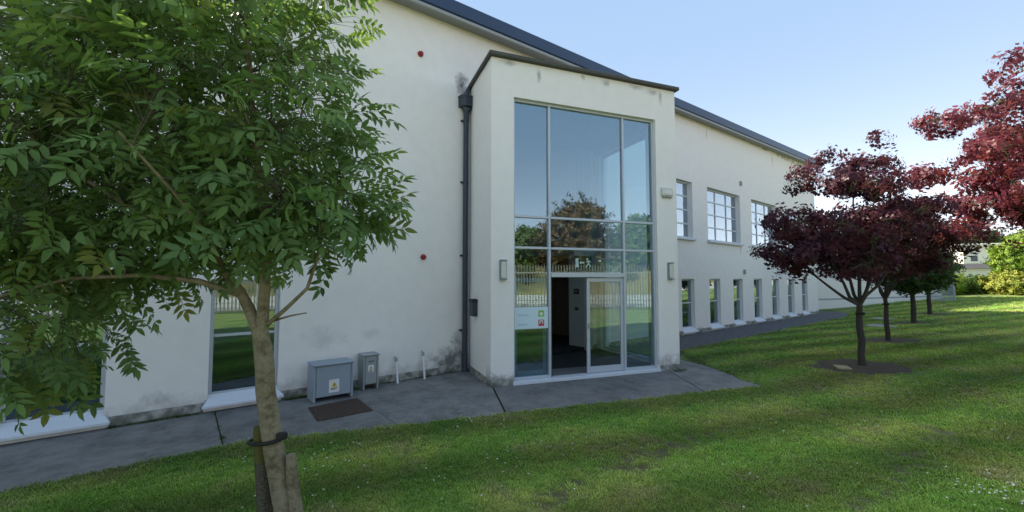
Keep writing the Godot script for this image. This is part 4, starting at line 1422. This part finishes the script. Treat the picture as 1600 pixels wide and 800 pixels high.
func make_left_tree() -> void:
	var at := Vector3(0.70, 0.10, 4.885)
	var t := thing("young_tree", "leafy green young tree with pale trunk standing before the white wall", "tree", at)
	var w := func(p: Array) -> Vector3: return Vector3(p[0], p[1], p[2]) - at
	var trunk := []
	for p in [[0.725, 0.04, 4.892], [0.712, 0.25, 4.889], [0.691, 0.443, 4.886], [0.650, 0.66, 4.866], [0.606, 0.90, 4.848], [0.580, 1.08, 4.840], [0.549, 1.306, 4.83], [0.540, 1.45, 4.836], [0.525, 1.60, 4.834], [0.498, 1.76, 4.82]]:
		trunk.append(w.call(p))
	var limbs := []
	var defs := [
		[[[0.505, 1.70, 4.824], [0.434, 1.896, 4.777], [0.384, 2.009, 4.745], [0.28, 2.16, 4.67], [0.12, 2.42, 4.56], [-0.02, 2.75, 4.44], [-0.12, 3.15, 4.35], [-0.20, 3.6, 4.28]], 0.044, 0.012],
		[[[0.515, 1.68, 4.83], [0.516, 1.86, 4.845], [0.522, 2.05, 4.86], [0.515, 2.35, 4.88], [0.47, 2.75, 4.86], [0.42, 3.2, 4.84], [0.38, 3.7, 4.82], [0.33, 4.25, 4.78]], 0.046, 0.012],
		[[[0.53, 1.76, 4.85], [0.631, 1.88, 4.97], [0.747, 2.03, 5.08], [0.80, 2.25, 5.13], [0.81, 2.52, 5.15], [0.82, 2.85, 5.15]], 0.017, 0.006],
		[[[0.40, 1.98, 4.75], [0.15, 2.08, 4.70], [-0.15, 2.12, 4.62], [-0.5, 2.1, 4.45], [-0.85, 1.98, 4.2]], 0.024, 0.008],
		[[[0.15, 2.36, 4.58], [-0.25, 2.6, 4.45], [-0.65, 2.9, 4.2], [-0.95, 3.3, 3.95]], 0.022, 0.008],
		[[[0.50, 2.5, 4.87], [0.62, 2.8, 4.75], [0.75, 3.15, 4.6], [0.82, 3.6, 4.5]], 0.018, 0.006],
		[[[0.47, 2.75, 4.86], [0.40, 3.0, 5.1], [0.25, 3.3, 5.3]], 0.016, 0.006],
		[[[0.29, 2.14, 4.68], [0.20, 2.35, 4.95], [0.0, 2.6, 5.15], [-0.25, 2.9, 5.2]], 0.020, 0.006],
		[[[0.58, 1.80, 4.88], [0.673, 1.835, 4.956], [0.761, 1.855, 5.028]], 0.009, 0.004],
	]
	for d in defs:
		var pts := []
		for p in d[0]:
			pts.append(w.call(p))
		limbs.append([pts, d[1], d[2]])
	var lobes := [
		lobe(-0.35, 3.35, 0.0, 1.0, 0.95), lobe(-1.25, 2.95, 0.05, 1.0, 1.0), lobe(0.10, 2.72, 0.0, 0.72, 0.55), lobe(-1.05, 2.40, -0.05, 0.80, 0.42),
		lobe(-1.75, 1.95, -0.05, 0.75, 0.70), lobe(-0.25, 4.15, 0.0, 0.85, 0.6), lobe(-1.6, 3.8, 0.0, 0.95, 0.8), lobe(-2.2, 2.9, 0.0, 0.8, 0.9), lobe(0.42, 2.55, 0.0, 0.42, 0.28, 0.12), lobe(-0.30, 2.42, 0.1, 0.55, 0.16, 0.06)]
	for l in lobes:
		l[0] -= Vector3(0.15, 0.10, 0.03)
	make_tree(t, {"trunk": [trunk, [0.086, 0.078, 0.073, 0.069, 0.066, 0.065, 0.063, 0.062, 0.060, 0.052]], "limbs": limbs, "lobes": lobes, "branches": 230, "sprays": 3700, "kind": "pinnate", "size": 0.82,
		"colours": [Color(0.150, 0.255, 0.085), Color(0.235, 0.360, 0.110)], "bark": M.bark_pale, "mat": M.leaf_green, "seed": 4, "gap": -0.20, "gap_size": 1.7, "reach": 0.5, "droop": 0.35})
	# the sawn-off side stem
	var m := MB.new()
	m.tube([w.call([0.765, 0.10, 4.95]), w.call([0.745, 0.45, 4.945]), w.call([0.712, 0.70, 4.93]), w.call([0.704, 0.85, 4.925])], [0.050, 0.045, 0.040, 0.034], 10)
	part(t, "sawn_stem", m, M.bark_pale)
	# single leaves hanging at the edge of the crown
	var leaf := MB.new()
	leaf.coloured = true
	leaf.colour = Color(0.18, 0.29, 0.09)
	leaf_shape(leaf, Vector3.ZERO, Vector3(0, 1, 0), Vector3(0, 0, 1), 0.11, 0.045)
	var lm := leaf.mesh()
	var r := RandomNumberGenerator.new()
	r.seed = 66
	var edge := [lobes[2], lobes[0], lobes[3], lobes[4], lobes[8], lobes[9]]
	for i in 240:
		var l: Array = edge[i % edge.size()]
		var dir := (Vector3(r.randfn(), r.randfn() * 0.8 - 0.3, r.randfn()) - AWAY * 1.1 + RIGHT * 0.3).normalized()
		var o := part(t, "leaf", lm, M.leaf_green)
		var out := (dir * 0.6 + Vector3(r.randfn() * 0.4, -0.5 + r.randfn() * 0.35, r.randfn() * 0.4)).normalized()
		var face := (Vector3.UP * 0.6 - AWAY * 0.5 + Vector3(r.randfn(), r.randfn(), r.randfn()) * 0.4).normalized()
		var x := out.cross(face).normalized()
		o.transform = Transform3D(Basis(x, out, x.cross(out).normalized()).scaled_local(Vector3.ONE * r.randf_range(0.8, 1.25)), l[0] + dir * l[1] * r.randf_range(0.86, 1.03))
	# stake and tie
	var s := thing("tree_stake", "round mossy wooden stake tied to the pale-trunked young tree", "stake", Vector3(0.605, 0.05, 4.74))
	m = MB.new()
	m.tube([Vector3(0.01, 0.0, 0), Vector3(-0.02, 0.40, 0), Vector3(-0.045, 0.74, 0.0)], [0.056, 0.055, 0.054], 12)
	part(s, "post", m, M.post)
	m = MB.new()
	m.tube([Vector3(-0.045, 0.74, 0.0), Vector3(-0.06, 0.93, 0.0), Vector3(-0.064, 0.985, 0.0), Vector3(-0.066, 0.995, 0.0)], [0.054, 0.052, 0.046, 0.03], 12)
	part(s, "mossy_top", m, M.moss)
	var tie := thing("tree_tie", "black rubber tie strapped round the stake and pale trunk", "tie", Vector3(0.555, 0.93, 4.80))
	m = MB.new()
	var ring := []
	var rr := []
	for k in 25:
		var a := TAU * k / 24.0
		var c := Vector3(-0.025, -0.0, -0.065).lerp(Vector3(0.045, 0.035, 0.048), 0.5 + 0.5 * cos(a))
		ring.append(c + Vector3(0.72, 0, 0.69).rotated(Vector3.UP, 0.0).cross(Vector3.UP).normalized() * sin(a) * 0.088 + Vector3(0.55, 0.05, 0.83).normalized() * cos(a) * 0.07)
		rr.append(0.013)
	m.tube(ring, rr, 6, false)
	part(tie, "strap", m, M.black_rubber)
	m = MB.new()
	m.box(Vector3(0.055, 0.035, 0.09), Vector3(0.125, 0.085, 0.135), 0.01)
	part(tie, "buckle", m, M.black_rubber)

func standard_tree(called: String, label: String, group: String, at: Vector3, fork: float, girth: float, limbs_to: Array, lobes: Array, spec: Dictionary) -> Node3D:
	var t := thing(called, label, "tree", at, group)
	var r := RandomNumberGenerator.new()
	r.seed = spec.seed + 100
	var lean: Vector3 = spec.get("lean", Vector3.ZERO)
	var top := Vector3(0, fork, 0) + lean
	var trunk := wobble(Vector3(0, -0.06, 0), top, 5, 0.018, r)
	var limbs := []
	for e in limbs_to:
		var n := 5
		limbs.append([wobble(top - Vector3(0, 0.06, 0), e, n, 0.05, r, -0.10), girth * 0.62, 0.010])
	var radii := taper(6, girth * 1.25, girth * 0.85)
	radii[1] = girth * 1.02
	spec.merge({"trunk": [trunk, radii], "limbs": limbs, "lobes": lobes})
	make_tree(t, spec)
	return t

func make_other_trees() -> void:
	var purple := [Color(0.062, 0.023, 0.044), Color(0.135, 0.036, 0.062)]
	var row := "purple-leaved trees on the lawn"
	# first of the row
	var at := Vector3(11.73, ground_height(11.73, 5.85), 5.85)
	standard_tree("purple_maple", "dark purple-leaved tree in a ring of bare earth, first of the row", row, at, 1.35, 0.062,
		[RIGHT * -0.8 + Vector3(0, 2.7, 0), RIGHT * 0.5 + Vector3(0, 3.1, 0), AWAY * -0.6 + Vector3(0, 2.9, 0), AWAY * 0.6 + Vector3(0, 3.0, 0), Vector3(0, 4.1, 0), RIGHT * -1.6 + Vector3(0, 2.6, 0), RIGHT * 0.95 + Vector3(0, 2.5, 0)],
		[lobe(-0.2, 2.65, 0, 1.25, 0.60), lobe(0.6, 2.65, 0, 0.85, 0.55), lobe(-1.0, 2.55, 0, 0.8, 0.4), lobe(0.0, 3.1, 0, 0.9, 0.5)] + pads(-0.35, 2.95, 1.75, 1.0, 22, 0.42, 0.42, 210) + pads(-1.5, 2.75, 0.8, 0.55, 9, 0.36, 0.4, 211) + pads(0.05, 4.15, 1.0, 0.85, 15, 0.36, 0.40, 212),
		{"branches": 190, "sprays": 1900, "kind": "maple", "size": 0.88, "colours": purple, "bark": M.bark_dark, "mat": M.leaf_purple, "seed": 21, "gap": -0.03, "gap_size": 1.9, "reach": 0.7})
	at = Vector3(17.2, ground_height(17.2, 5.36), 5.36)
	standard_tree("purple_maple", "purple-leaved tree standing just behind the first of the row", row, at, 1.3, 0.060,
		[RIGHT * -0.5 + Vector3(0, 2.7, 0), RIGHT * 0.9 + Vector3(0, 3.0, 0), AWAY * -0.8 + Vector3(0, 3.0, 0), AWAY * 0.8 + Vector3(0, 3.0, 0), Vector3(0.2, 4.0, 0)],
		[lobe(0.2, 2.6, 0, 1.35, 0.75), lobe(1.0, 2.8, 0, 0.9, 0.6), lobe(-0.5, 2.4, 0, 0.9, 0.5)] + pads(0.2, 3.1, 1.75, 1.2, 26, 0.48, 0.42, 220),
		{"branches": 140, "sprays": 2000, "kind": "maple", "size": 1.0, "colours": purple, "bark": M.bark_dark, "mat": M.leaf_purple, "seed": 22, "gap": -0.28, "gap_size": 1.3, "reach": 0.8, "lean": Vector3(-0.15, 0, 0)})
	# black ties left on the trunks of the first two
	for q in [[11.73, 5.85, 1.12, 0.062, "first"], [17.2, 5.36, 1.12, 0.060, "second"]]:
		var tie := thing("tree_tie", "black rubber tie round the trunk of the %s purple tree" % q[4], "tie", Vector3(q[0] - (0.13 if q[4] == "second" else 0.0), ground_height(q[0], q[1]) + q[2], q[1]), "ties on the purple trees")
		var m := MB.new()
		var pts := []
		var rr := []
		for i in 17:
			pts.append(Vector3(cos(TAU * i / 16.0), 0.1 * sin(TAU * i / 16.0), sin(TAU * i / 16.0)) * (q[3] + 0.012))
			rr.append(0.022)
		m.tube(pts, rr, 6, false)
		part(tie, "strap", m, M.black_rubber)
		m = MB.new()
		m.box(Vector3(-0.17, -0.03, 0.05), Vector3(-0.09, 0.03, 0.11), 0.01)
		part(tie, "buckle", m, M.black_rubber)
	# the big one to the right, mostly outside the frame
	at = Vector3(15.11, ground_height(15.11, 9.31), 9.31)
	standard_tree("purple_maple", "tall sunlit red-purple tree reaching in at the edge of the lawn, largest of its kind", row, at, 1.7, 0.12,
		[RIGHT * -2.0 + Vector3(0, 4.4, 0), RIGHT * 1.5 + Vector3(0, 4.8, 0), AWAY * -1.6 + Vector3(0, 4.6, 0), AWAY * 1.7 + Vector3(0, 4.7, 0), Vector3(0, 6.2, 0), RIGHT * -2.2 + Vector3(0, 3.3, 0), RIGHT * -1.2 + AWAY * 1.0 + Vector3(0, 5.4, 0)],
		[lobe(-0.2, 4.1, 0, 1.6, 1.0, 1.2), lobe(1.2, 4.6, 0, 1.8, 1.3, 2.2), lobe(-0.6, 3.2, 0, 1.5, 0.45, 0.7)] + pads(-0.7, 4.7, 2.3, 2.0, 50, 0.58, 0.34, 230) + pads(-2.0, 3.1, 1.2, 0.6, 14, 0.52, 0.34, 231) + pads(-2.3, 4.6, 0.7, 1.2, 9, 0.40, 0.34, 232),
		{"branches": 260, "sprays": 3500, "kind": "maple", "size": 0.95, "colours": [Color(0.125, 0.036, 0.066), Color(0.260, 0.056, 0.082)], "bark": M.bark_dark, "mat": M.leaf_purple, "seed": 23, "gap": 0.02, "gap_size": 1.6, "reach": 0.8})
	# the two dark green ones farther down the row
	var k := 0
	for s in [[25.23, 4.86, 31, "third tree of the row, dark green, behind the purple pair"], [31.84, 4.61, 32, "fourth tree of the row, dark green, nearest the fence post"]]:
		at = Vector3(s[0], ground_height(s[0], s[1]), s[1])
		standard_tree("small_green_tree", s[3], "green trees at the end of the row", at, 1.25, 0.09,
			[RIGHT * -0.8 + Vector3(0, 2.3, 0), RIGHT * 0.8 + Vector3(0, 2.4, 0), AWAY * -0.8 + Vector3(0, 2.4, 0), AWAY * 0.8 + Vector3(0, 2.4, 0), Vector3(0, 3.2, 0)],
			[lobe(-0.1, 2.35, 0, 1.25, 0.9), lobe(0.3, 2.9, 0, 0.9, 0.6), lobe(-0.6, 2.2, 0, 1.0, 0.6), lobe(0.0, 1.75, 0, 1.0, 0.35, 0.4)],
			{"branches": 40, "sprays": 900, "kind": "bushy", "size": 1.35, "colours": [Color(0.035, 0.075, 0.018), Color(0.06, 0.12, 0.03)], "bark": M.bark_dark, "mat": M.leaf_green, "seed": s[2], "gap": -0.35, "gap_size": 1.2, "reach": 0.9})
		k += 1

func bush(called: String, label: String, group: String, at: Vector3, lobes: Array, n: int, colours: Array, sd: int, size := 2.2) -> void:
	var t := thing(called, label, "shrub" if called.contains("shrub") else ("hedge" if called.contains("hedge") else "tree"), at, group)
	var h := 0.0
	for l in lobes:
		h = maxf(h, l[0].y)
	var limbs := []
	for l in lobes:
		limbs.append([[Vector3(0, 0.1, 0), Vector3(l[0].x * 0.4, l[0].y * 0.5, l[0].z * 0.4), l[0]], 0.08, 0.03])
	make_tree(t, {"trunk": [[Vector3(0, -0.1, 0), Vector3(0, h * 0.3, 0), Vector3(0, h * 0.6, 0)], [0.16, 0.12, 0.07]], "limbs": limbs, "lobes": lobes, "branches": 24, "sprays": n, "kind": "bushy", "size": size, "colours": colours, "bark": M.bark_dark, "mat": M.leaf_far, "seed": sd, "gap": -0.5, "gap_size": 0.5, "reach": 3.0})

func gh(x: float, z: float) -> Vector3:
	return Vector3(x, ground_height(x, z), z)

func make_background() -> void:
	var bright := [Color(0.13, 0.24, 0.03), Color(0.26, 0.34, 0.05)]
	var gold := [Color(0.20, 0.25, 0.04), Color(0.31, 0.32, 0.06)]
	var mid := [Color(0.06, 0.12, 0.025), Color(0.10, 0.17, 0.04)]
	var dark := [Color(0.035, 0.065, 0.02), Color(0.06, 0.09, 0.03)]
	var g := "shrubs at the far edge of the lawn"
	bush("rounded_shrub", "bright green rounded shrub beside the fence post at the lawn's far edge", g, gh(55.5, 2.9), [lobe(0, 1.0, 0, 1.3, 0.9), lobe(-0.9, 0.7, 0, 0.8, 0.6)], 420, bright, 71)
	bush("low_hedge", "dark green low hedge running below the white bungalow", "", gh(59.0, 4.4), [lobe(-1.8, 0.7, 0, 1.1, 0.7), lobe(0, 0.7, 0, 1.2, 0.8), lobe(1.8, 0.65, 0, 1.1, 0.7)], 620, mid, 72)
	bush("rounded_shrub", "golden yellow shrub at the end of the dark green hedge", g, gh(58.5, 6.2), [lobe(0, 0.8, 0, 1.2, 0.75), lobe(0.8, 1.0, 0, 0.9, 0.8)], 420, gold, 73)
	bush("rounded_shrub", "large yellow-green shrub under the purple foliage at the far edge", g, gh(56.0, 7.2), [lobe(0.2, 0.7, 0, 1.2, 0.7), lobe(1.1, 0.9, 0, 1.1, 0.8)], 520, gold, 74)
	bush("garden_tree", "bright green leafy tree beyond the golden shrubs", "", gh(62.0, 7.3), [lobe(0.6, 3.4, 0, 2.0, 1.7), lobe(-0.6, 2.6, 0, 1.2, 1.1), lobe(1.8, 4.4, 0, 1.8, 1.4), lobe(1.0, 1.6, 0, 1.8, 1.2)], 1200, bright, 75, 2.6)
	bush("garden_tree", "mid-green tree beside the bungalow, partly hiding it", "", gh(74.0, 7.2), [lobe(0, 2.4, 0, 2.0, 1.6), lobe(-1.2, 3.4, 0, 1.4, 1.2)], 650, mid, 76, 2.8)
	bush("distant_tree", "dull green treetop rising behind the two-storey house", "", gh(133.0, 1.5), [lobe(0, 7.6, 0, 6.0, 2.6), lobe(-5.0, 6.8, 0, 4.0, 2.0), lobe(6.0, 7.0, 0, 5.0, 2.2)], 1100, dark, 77, 5.0)
	# bungalow
	var b := thing("white_bungalow", "sunlit white bungalow with low grey roof beyond the hedge", "house", gh(88.0, 2.6))
	b.rotation.y = deg_to_rad(-60)
	var m := MB.new()
	m.box(Vector3(-4.5, -0.4, -6), Vector3(4.5, 2.55, 0))
	part(b, "wall", m, M.house_white)
	m = MB.new()
	for s in [[0.5, -1.0], [-6.5, 1.0]]:
		m.quad(Vector3(-5.0, 2.55, s[0]), Vector3(5.0, 2.55, s[0]), Vector3(5.0, 3.35, -3.0), Vector3(-5.0, 3.35, -3.0), Vector3(0, 1, -s[1]).normalized())
	m.quad(Vector3(-5.0, 2.54, 0.5), Vector3(5.0, 2.54, 0.5), Vector3(5.0, 2.54, -6.5), Vector3(-5.0, 2.54, -6.5), Vector3.DOWN)
	for s in [-5.0, 5.0]:
		m.tri(Vector3(s, 2.55, 0.5), Vector3(s, 2.55, -6.5), Vector3(s, 3.35, -3.0), Vector3(signf(s), 0, 0), Vector3(signf(s), 0, 0), Vector3(signf(s), 0, 0))
	part(b, "roof", m, M.slate)
	for x in [-2.6, 2.2]:
		m = MB.new()
		m.box(Vector3(x - 0.6, 0.9, 0.0), Vector3(x + 0.6, 2.0, 0.05), 0.01)
		var wd := part(b, "window", m, M.frame_white)
		m = MB.new()
		m.box(Vector3(x - 0.5, 1.0, 0.05), Vector3(x + 0.5, 1.9, 0.06))
		part(wd, "pane", m, M.far_glass)
	# two-storey house
	b = thing("flat_roofed_house", "pale two-storey house with flat white eaves behind the bungalow", "house", gh(112.0, 3.4))
	b.rotation.y = deg_to_rad(-62)
	m = MB.new()
	m.box(Vector3(-3.6, -0.4, -7), Vector3(1.6, 6.6, 0))
	part(b, "wall", m, M.house_white)
	m = MB.new()
	m.box(Vector3(-4.2, 6.6, -7.6), Vector3(2.2, 7.0, 0.6), 0.05)
	part(b, "roof", m, M.house_white)
	m = MB.new()
	m.box(Vector3(1.62, -0.4, -6.5), Vector3(7.0, 5.2, -0.6))
	part(b, "side_wing", m, M.house_grey)
	m = MB.new()
	m.quad(Vector3(1.64, 5.2, 0.1), Vector3(7.6, 5.2, 0.1), Vector3(7.6, 6.6, -3.5), Vector3(1.64, 6.6, -3.5), Vector3(0, 0.93, 0.36))
	m.quad(Vector3(1.64, 5.2, -7.1), Vector3(7.6, 5.2, -7.1), Vector3(7.6, 6.6, -3.5), Vector3(1.64, 6.6, -3.5), Vector3(0, 0.93, -0.36))
	part(b, "wing_roof", m, M.slate)
	for s in [[-2.2, 4.4], [0.4, 4.4], [-2.2, 1.5], [0.4, 1.5]]:
		m = MB.new()
		m.box(Vector3(s[0] - 0.55, s[1] - 0.6, 0.0), Vector3(s[0] + 0.55, s[1] + 0.6, 0.05), 0.01)
		var wd := part(b, "window", m, M.frame_white)
		m = MB.new()
		m.box(Vector3(s[0] - 0.45, s[1] - 0.5, 0.05), Vector3(s[0] + 0.45, s[1] + 0.5, 0.06))
		part(wd, "pane", m, M.far_glass)
	# the other white unit at the end of the lawn
	b = thing("white_unit", "long white industrial unit with grey stripe beyond the purple trees", "building", Vector3(33.6, 0.1, -1.05))
	b.rotation.y = deg_to_rad(-17.7)
	m = MB.new()
	m.box(Vector3(-4.0, -0.3, -14.0), Vector3(15.0, 5.9, 0.0))
	part(b, "wall", m, M.house_white)
	m = MB.new()
	m.box(Vector3(-4.0, -0.3, 0.0), Vector3(15.0, 0.52, 0.05), 0.01)
	part(b, "plinth", m, M.house_white)
	m = MB.new()
	m.box(Vector3(-4.0, 0.52, 0.0), Vector3(15.0, 0.64, 0.03))
	part(b, "stripe", m, M.trim)
	m = MB.new()
	m.box(Vector3(-4.2, 5.9, -14.2), Vector3(15.2, 6.05, 0.15), 0.02)
	m.quad(Vector3(-4.0, 6.05, 0.0), Vector3(15.0, 6.05, 0.0), Vector3(15.0, 7.3, -7.0), Vector3(-4.0, 7.3, -7.0), Vector3(0, 0.98, 0.18))
	m.quad(Vector3(-4.0, 6.05, -14.0), Vector3(15.0, 6.05, -14.0), Vector3(15.0, 7.3, -7.0), Vector3(-4.0, 7.3, -7.0), Vector3(0, 0.98, -0.18))
	part(b, "roof", m, M.house_white)
	# mesh gate and post where the lawn ends
	var gt := thing("mesh_gate", "blue-grey wire mesh gate at the end of the white unit", "gate", Vector3(42.0, ground_height(42.6, 3.9), 3.5))
	gt.rotation.y = deg_to_rad(-40)
	m = MB.new()
	m.tube([Vector3(0, -0.2, 0), Vector3(0, 1.45, 0)], [0.04, 0.04], 8)
	m.tube([Vector3(1.7, -0.2, 0), Vector3(1.7, 1.75, 0)], [0.05, 0.05], 8)
	m.tube([Vector3(0, 1.35, 0), Vector3(1.7, 1.35, 0)], [0.025, 0.025], 8)
	m.tube([Vector3(0, 0.12, 0), Vector3(1.7, 0.12, 0)], [0.025, 0.025], 8)
	part(gt, "frame", m, M.cabinet_blue)
	m = MB.new()
	for i in 34:
		m.tube([Vector3(0.05 * i + 0.02, 0.12, 0), Vector3(0.05 * i + 0.02, 1.35, 0)], [0.012, 0.012], 4, false)
	part(gt, "mesh_wires", m, M.cabinet_blue)
	make_boundary()

func make_boundary() -> void:
	# behind the photographer: palisade fence, sunlit bank and trees, which the entrance glass mirrors
	var z := 16.6
	var f := thing("palisade_fence", "pale steel palisade fence along the road, mirrored in the entrance glass", "fence", Vector3(0, ground_height(6.0, z), z))
	var m := MB.new()
	var n := 0
	var x := -24.0
	while x < 33.0:
		var h := 2.45
		m.box(Vector3(x - 0.033, 0.05, -0.008), Vector3(x + 0.033, h, 0.008))
		m.tri(Vector3(x - 0.033, h, 0.008), Vector3(x + 0.033, h, 0.008), Vector3(x, h + 0.1, 0.008), Vector3.BACK, Vector3.BACK, Vector3.BACK)
		x += 0.16
		n += 1
	var p := part(f, "pales", m, M.fence_steel)
	p.set_meta("kind", "stuff")
	for y in [0.5, 2.05]:
		m = MB.new()
		m.box(Vector3(-24, y, 0.01), Vector3(33, y + 0.06, 0.06))
		part(f, "rail", m, M.galvanised)
	x = -24.0
	while x < 34.0:
		m = MB.new()
		m.box(Vector3(x - 0.05, -0.4, 0.062), Vector3(x + 0.05, 2.2, 0.15))
		part(f, "post", m, M.galvanised)
		x += 2.75
	var mid := [Color(0.07, 0.11, 0.03), Color(0.12, 0.15, 0.045)]
	var rusty := [Color(0.15, 0.080, 0.04), Color(0.10, 0.085, 0.038)]
	var k := 0
	for s in [[12.3, 29.0, 6.2, 2.9, "broad brownish-green tree on the sunlit bank, mirrored in the big entrance pane"], [17.6, 30.0, 4.2, 2.0, "smaller tree on the bank, mirrored low in the entrance glass"], [8.0, 31.0, 3.2, 1.5, "low tree on the bank top, mirrored in the entrance side light"], [52.0, 30.0, 6.5, 3.4, "tall tree on the bank far along the fence, mirrored in the wing windows"], [74.0, 31.0, 6.0, 3.2, "farthest tree along the bank, mirrored in the wing windows"]]:
		bush("bank_tree", s[4], "trees on the bank across the road", gh(s[0], s[1]), [lobe(0, s[2] * 0.58, 0, s[3], s[2] * 0.30), lobe(s[3] * 0.75, s[2] * 0.36, 0, s[3] * 0.75, s[2] * 0.26), lobe(-s[3] * 0.75, s[2] * 0.32, 0, s[3] * 0.8, s[2] * 0.26), lobe(0.3, s[2] * 0.82, 0, s[3] * 0.5, s[2] * 0.18), lobe(0, s[2] * 0.2, 0, s[3] * 1.1, s[2] * 0.18)], 1100, rusty if k == 0 else mid, 81 + k, 3.0)
		k += 1
	for s in [[2.0, 27.0], [6.5, 26.8], [14.8, 27.0], [-4.0, 27.2]]:
		bush("bank_shrub", ["scrubby shrub low on the bank, first along the fence", "scrubby shrub on the bank below the low tree", "scrubby shrub on the bank beneath the smaller tree", "scrubby shrub on the bank, last along the fence"][[2.0, 6.5, 14.8, -4.0].find(s[0])], "shrubs on the bank", gh(s[0], s[1]), [lobe(0, 0.6, 0, 1.6, 0.6), lobe(1.3, 0.5, 0, 1.1, 0.5)], 160, mid, 90 + int(s[0]) , 2.6)

# ------------------------------------------------------------------ scene
func _ready() -> void:
	rng.seed = 7
	noise_a.seed = 1; noise_a.frequency = 0.35
	noise_b.seed = 2; noise_b.frequency = 0.35
	noise_c.seed = 3; noise_c.frequency = 0.35
	# camera
	var cam := Camera3D.new()
	cam.name = "camera"
	add_child(cam)
	cam.position = Vector3(0.0, 2.1, 8.3)
	cam.rotation = Vector3(deg_to_rad(3.036), deg_to_rad(-38.87), 0.0)
	cam.fov = 62.44
	cam.near = 0.05
	cam.far = 1200.0
	cam.current = true
	# sky and exposure
	var we := WorldEnvironment.new()
	we.name = "environment"
	var env := Environment.new()
	env.background_mode = Environment.BG_SKY
	var sky := Sky.new()
	var sm := ProceduralSkyMaterial.new()
	sm.sky_top_color = lin(0.168, 0.246, 0.362)
	sm.sky_horizon_color = lin(0.84, 0.87, 0.89)
	sm.sky_curve = 0.10
	sm.ground_bottom_color = lin(0.16, 0.17, 0.13)
	sm.ground_horizon_color = lin(0.40, 0.45, 0.48)
	sm.sun_angle_max = 41.0
	sm.sun_curve = 1.6
	sky.sky_material = sm
	env.sky = sky
	env.tonemap_mode = Environment.TONE_MAPPER_LINEAR
	env.tonemap_exposure = 2.6
	env.sdfgi_enabled = true
	env.ssao_enabled = true
	env.ssil_enabled = true
	we.environment = env
	add_child(we)
	# the sun stands behind the building, a little to the left: the facade and the near lawn lie in its shade
	var sun := DirectionalLight3D.new()
	sun.name = "sun"
	add_child(sun)
	sun.look_at_from_position(Vector3.ZERO, -Vector3(-0.263, 0.659, -0.706), Vector3.UP)
	sun.light_energy = 1.6
	sun.light_color = Color(1.0, 0.95, 0.86)
	sun.light_angular_distance = 0.53
	sun.shadow_enabled = true

	make_materials()
	sprays["pinnate"] = [spray_mesh("pinnate", 1), spray_mesh("pinnate", 2), spray_mesh("pinnate", 3)]
	sprays["maple"] = [spray_mesh("maple", 4), spray_mesh("maple", 5)]
	sprays["bushy"] = [spray_mesh("bushy", 6), spray_mesh("bushy", 7)]
	make_ground()
	make_paths()
	make_building()
	make_background()
	make_fittings()
	make_left_tree()
	make_other_trees()
	make_grass()
	make_flowers()
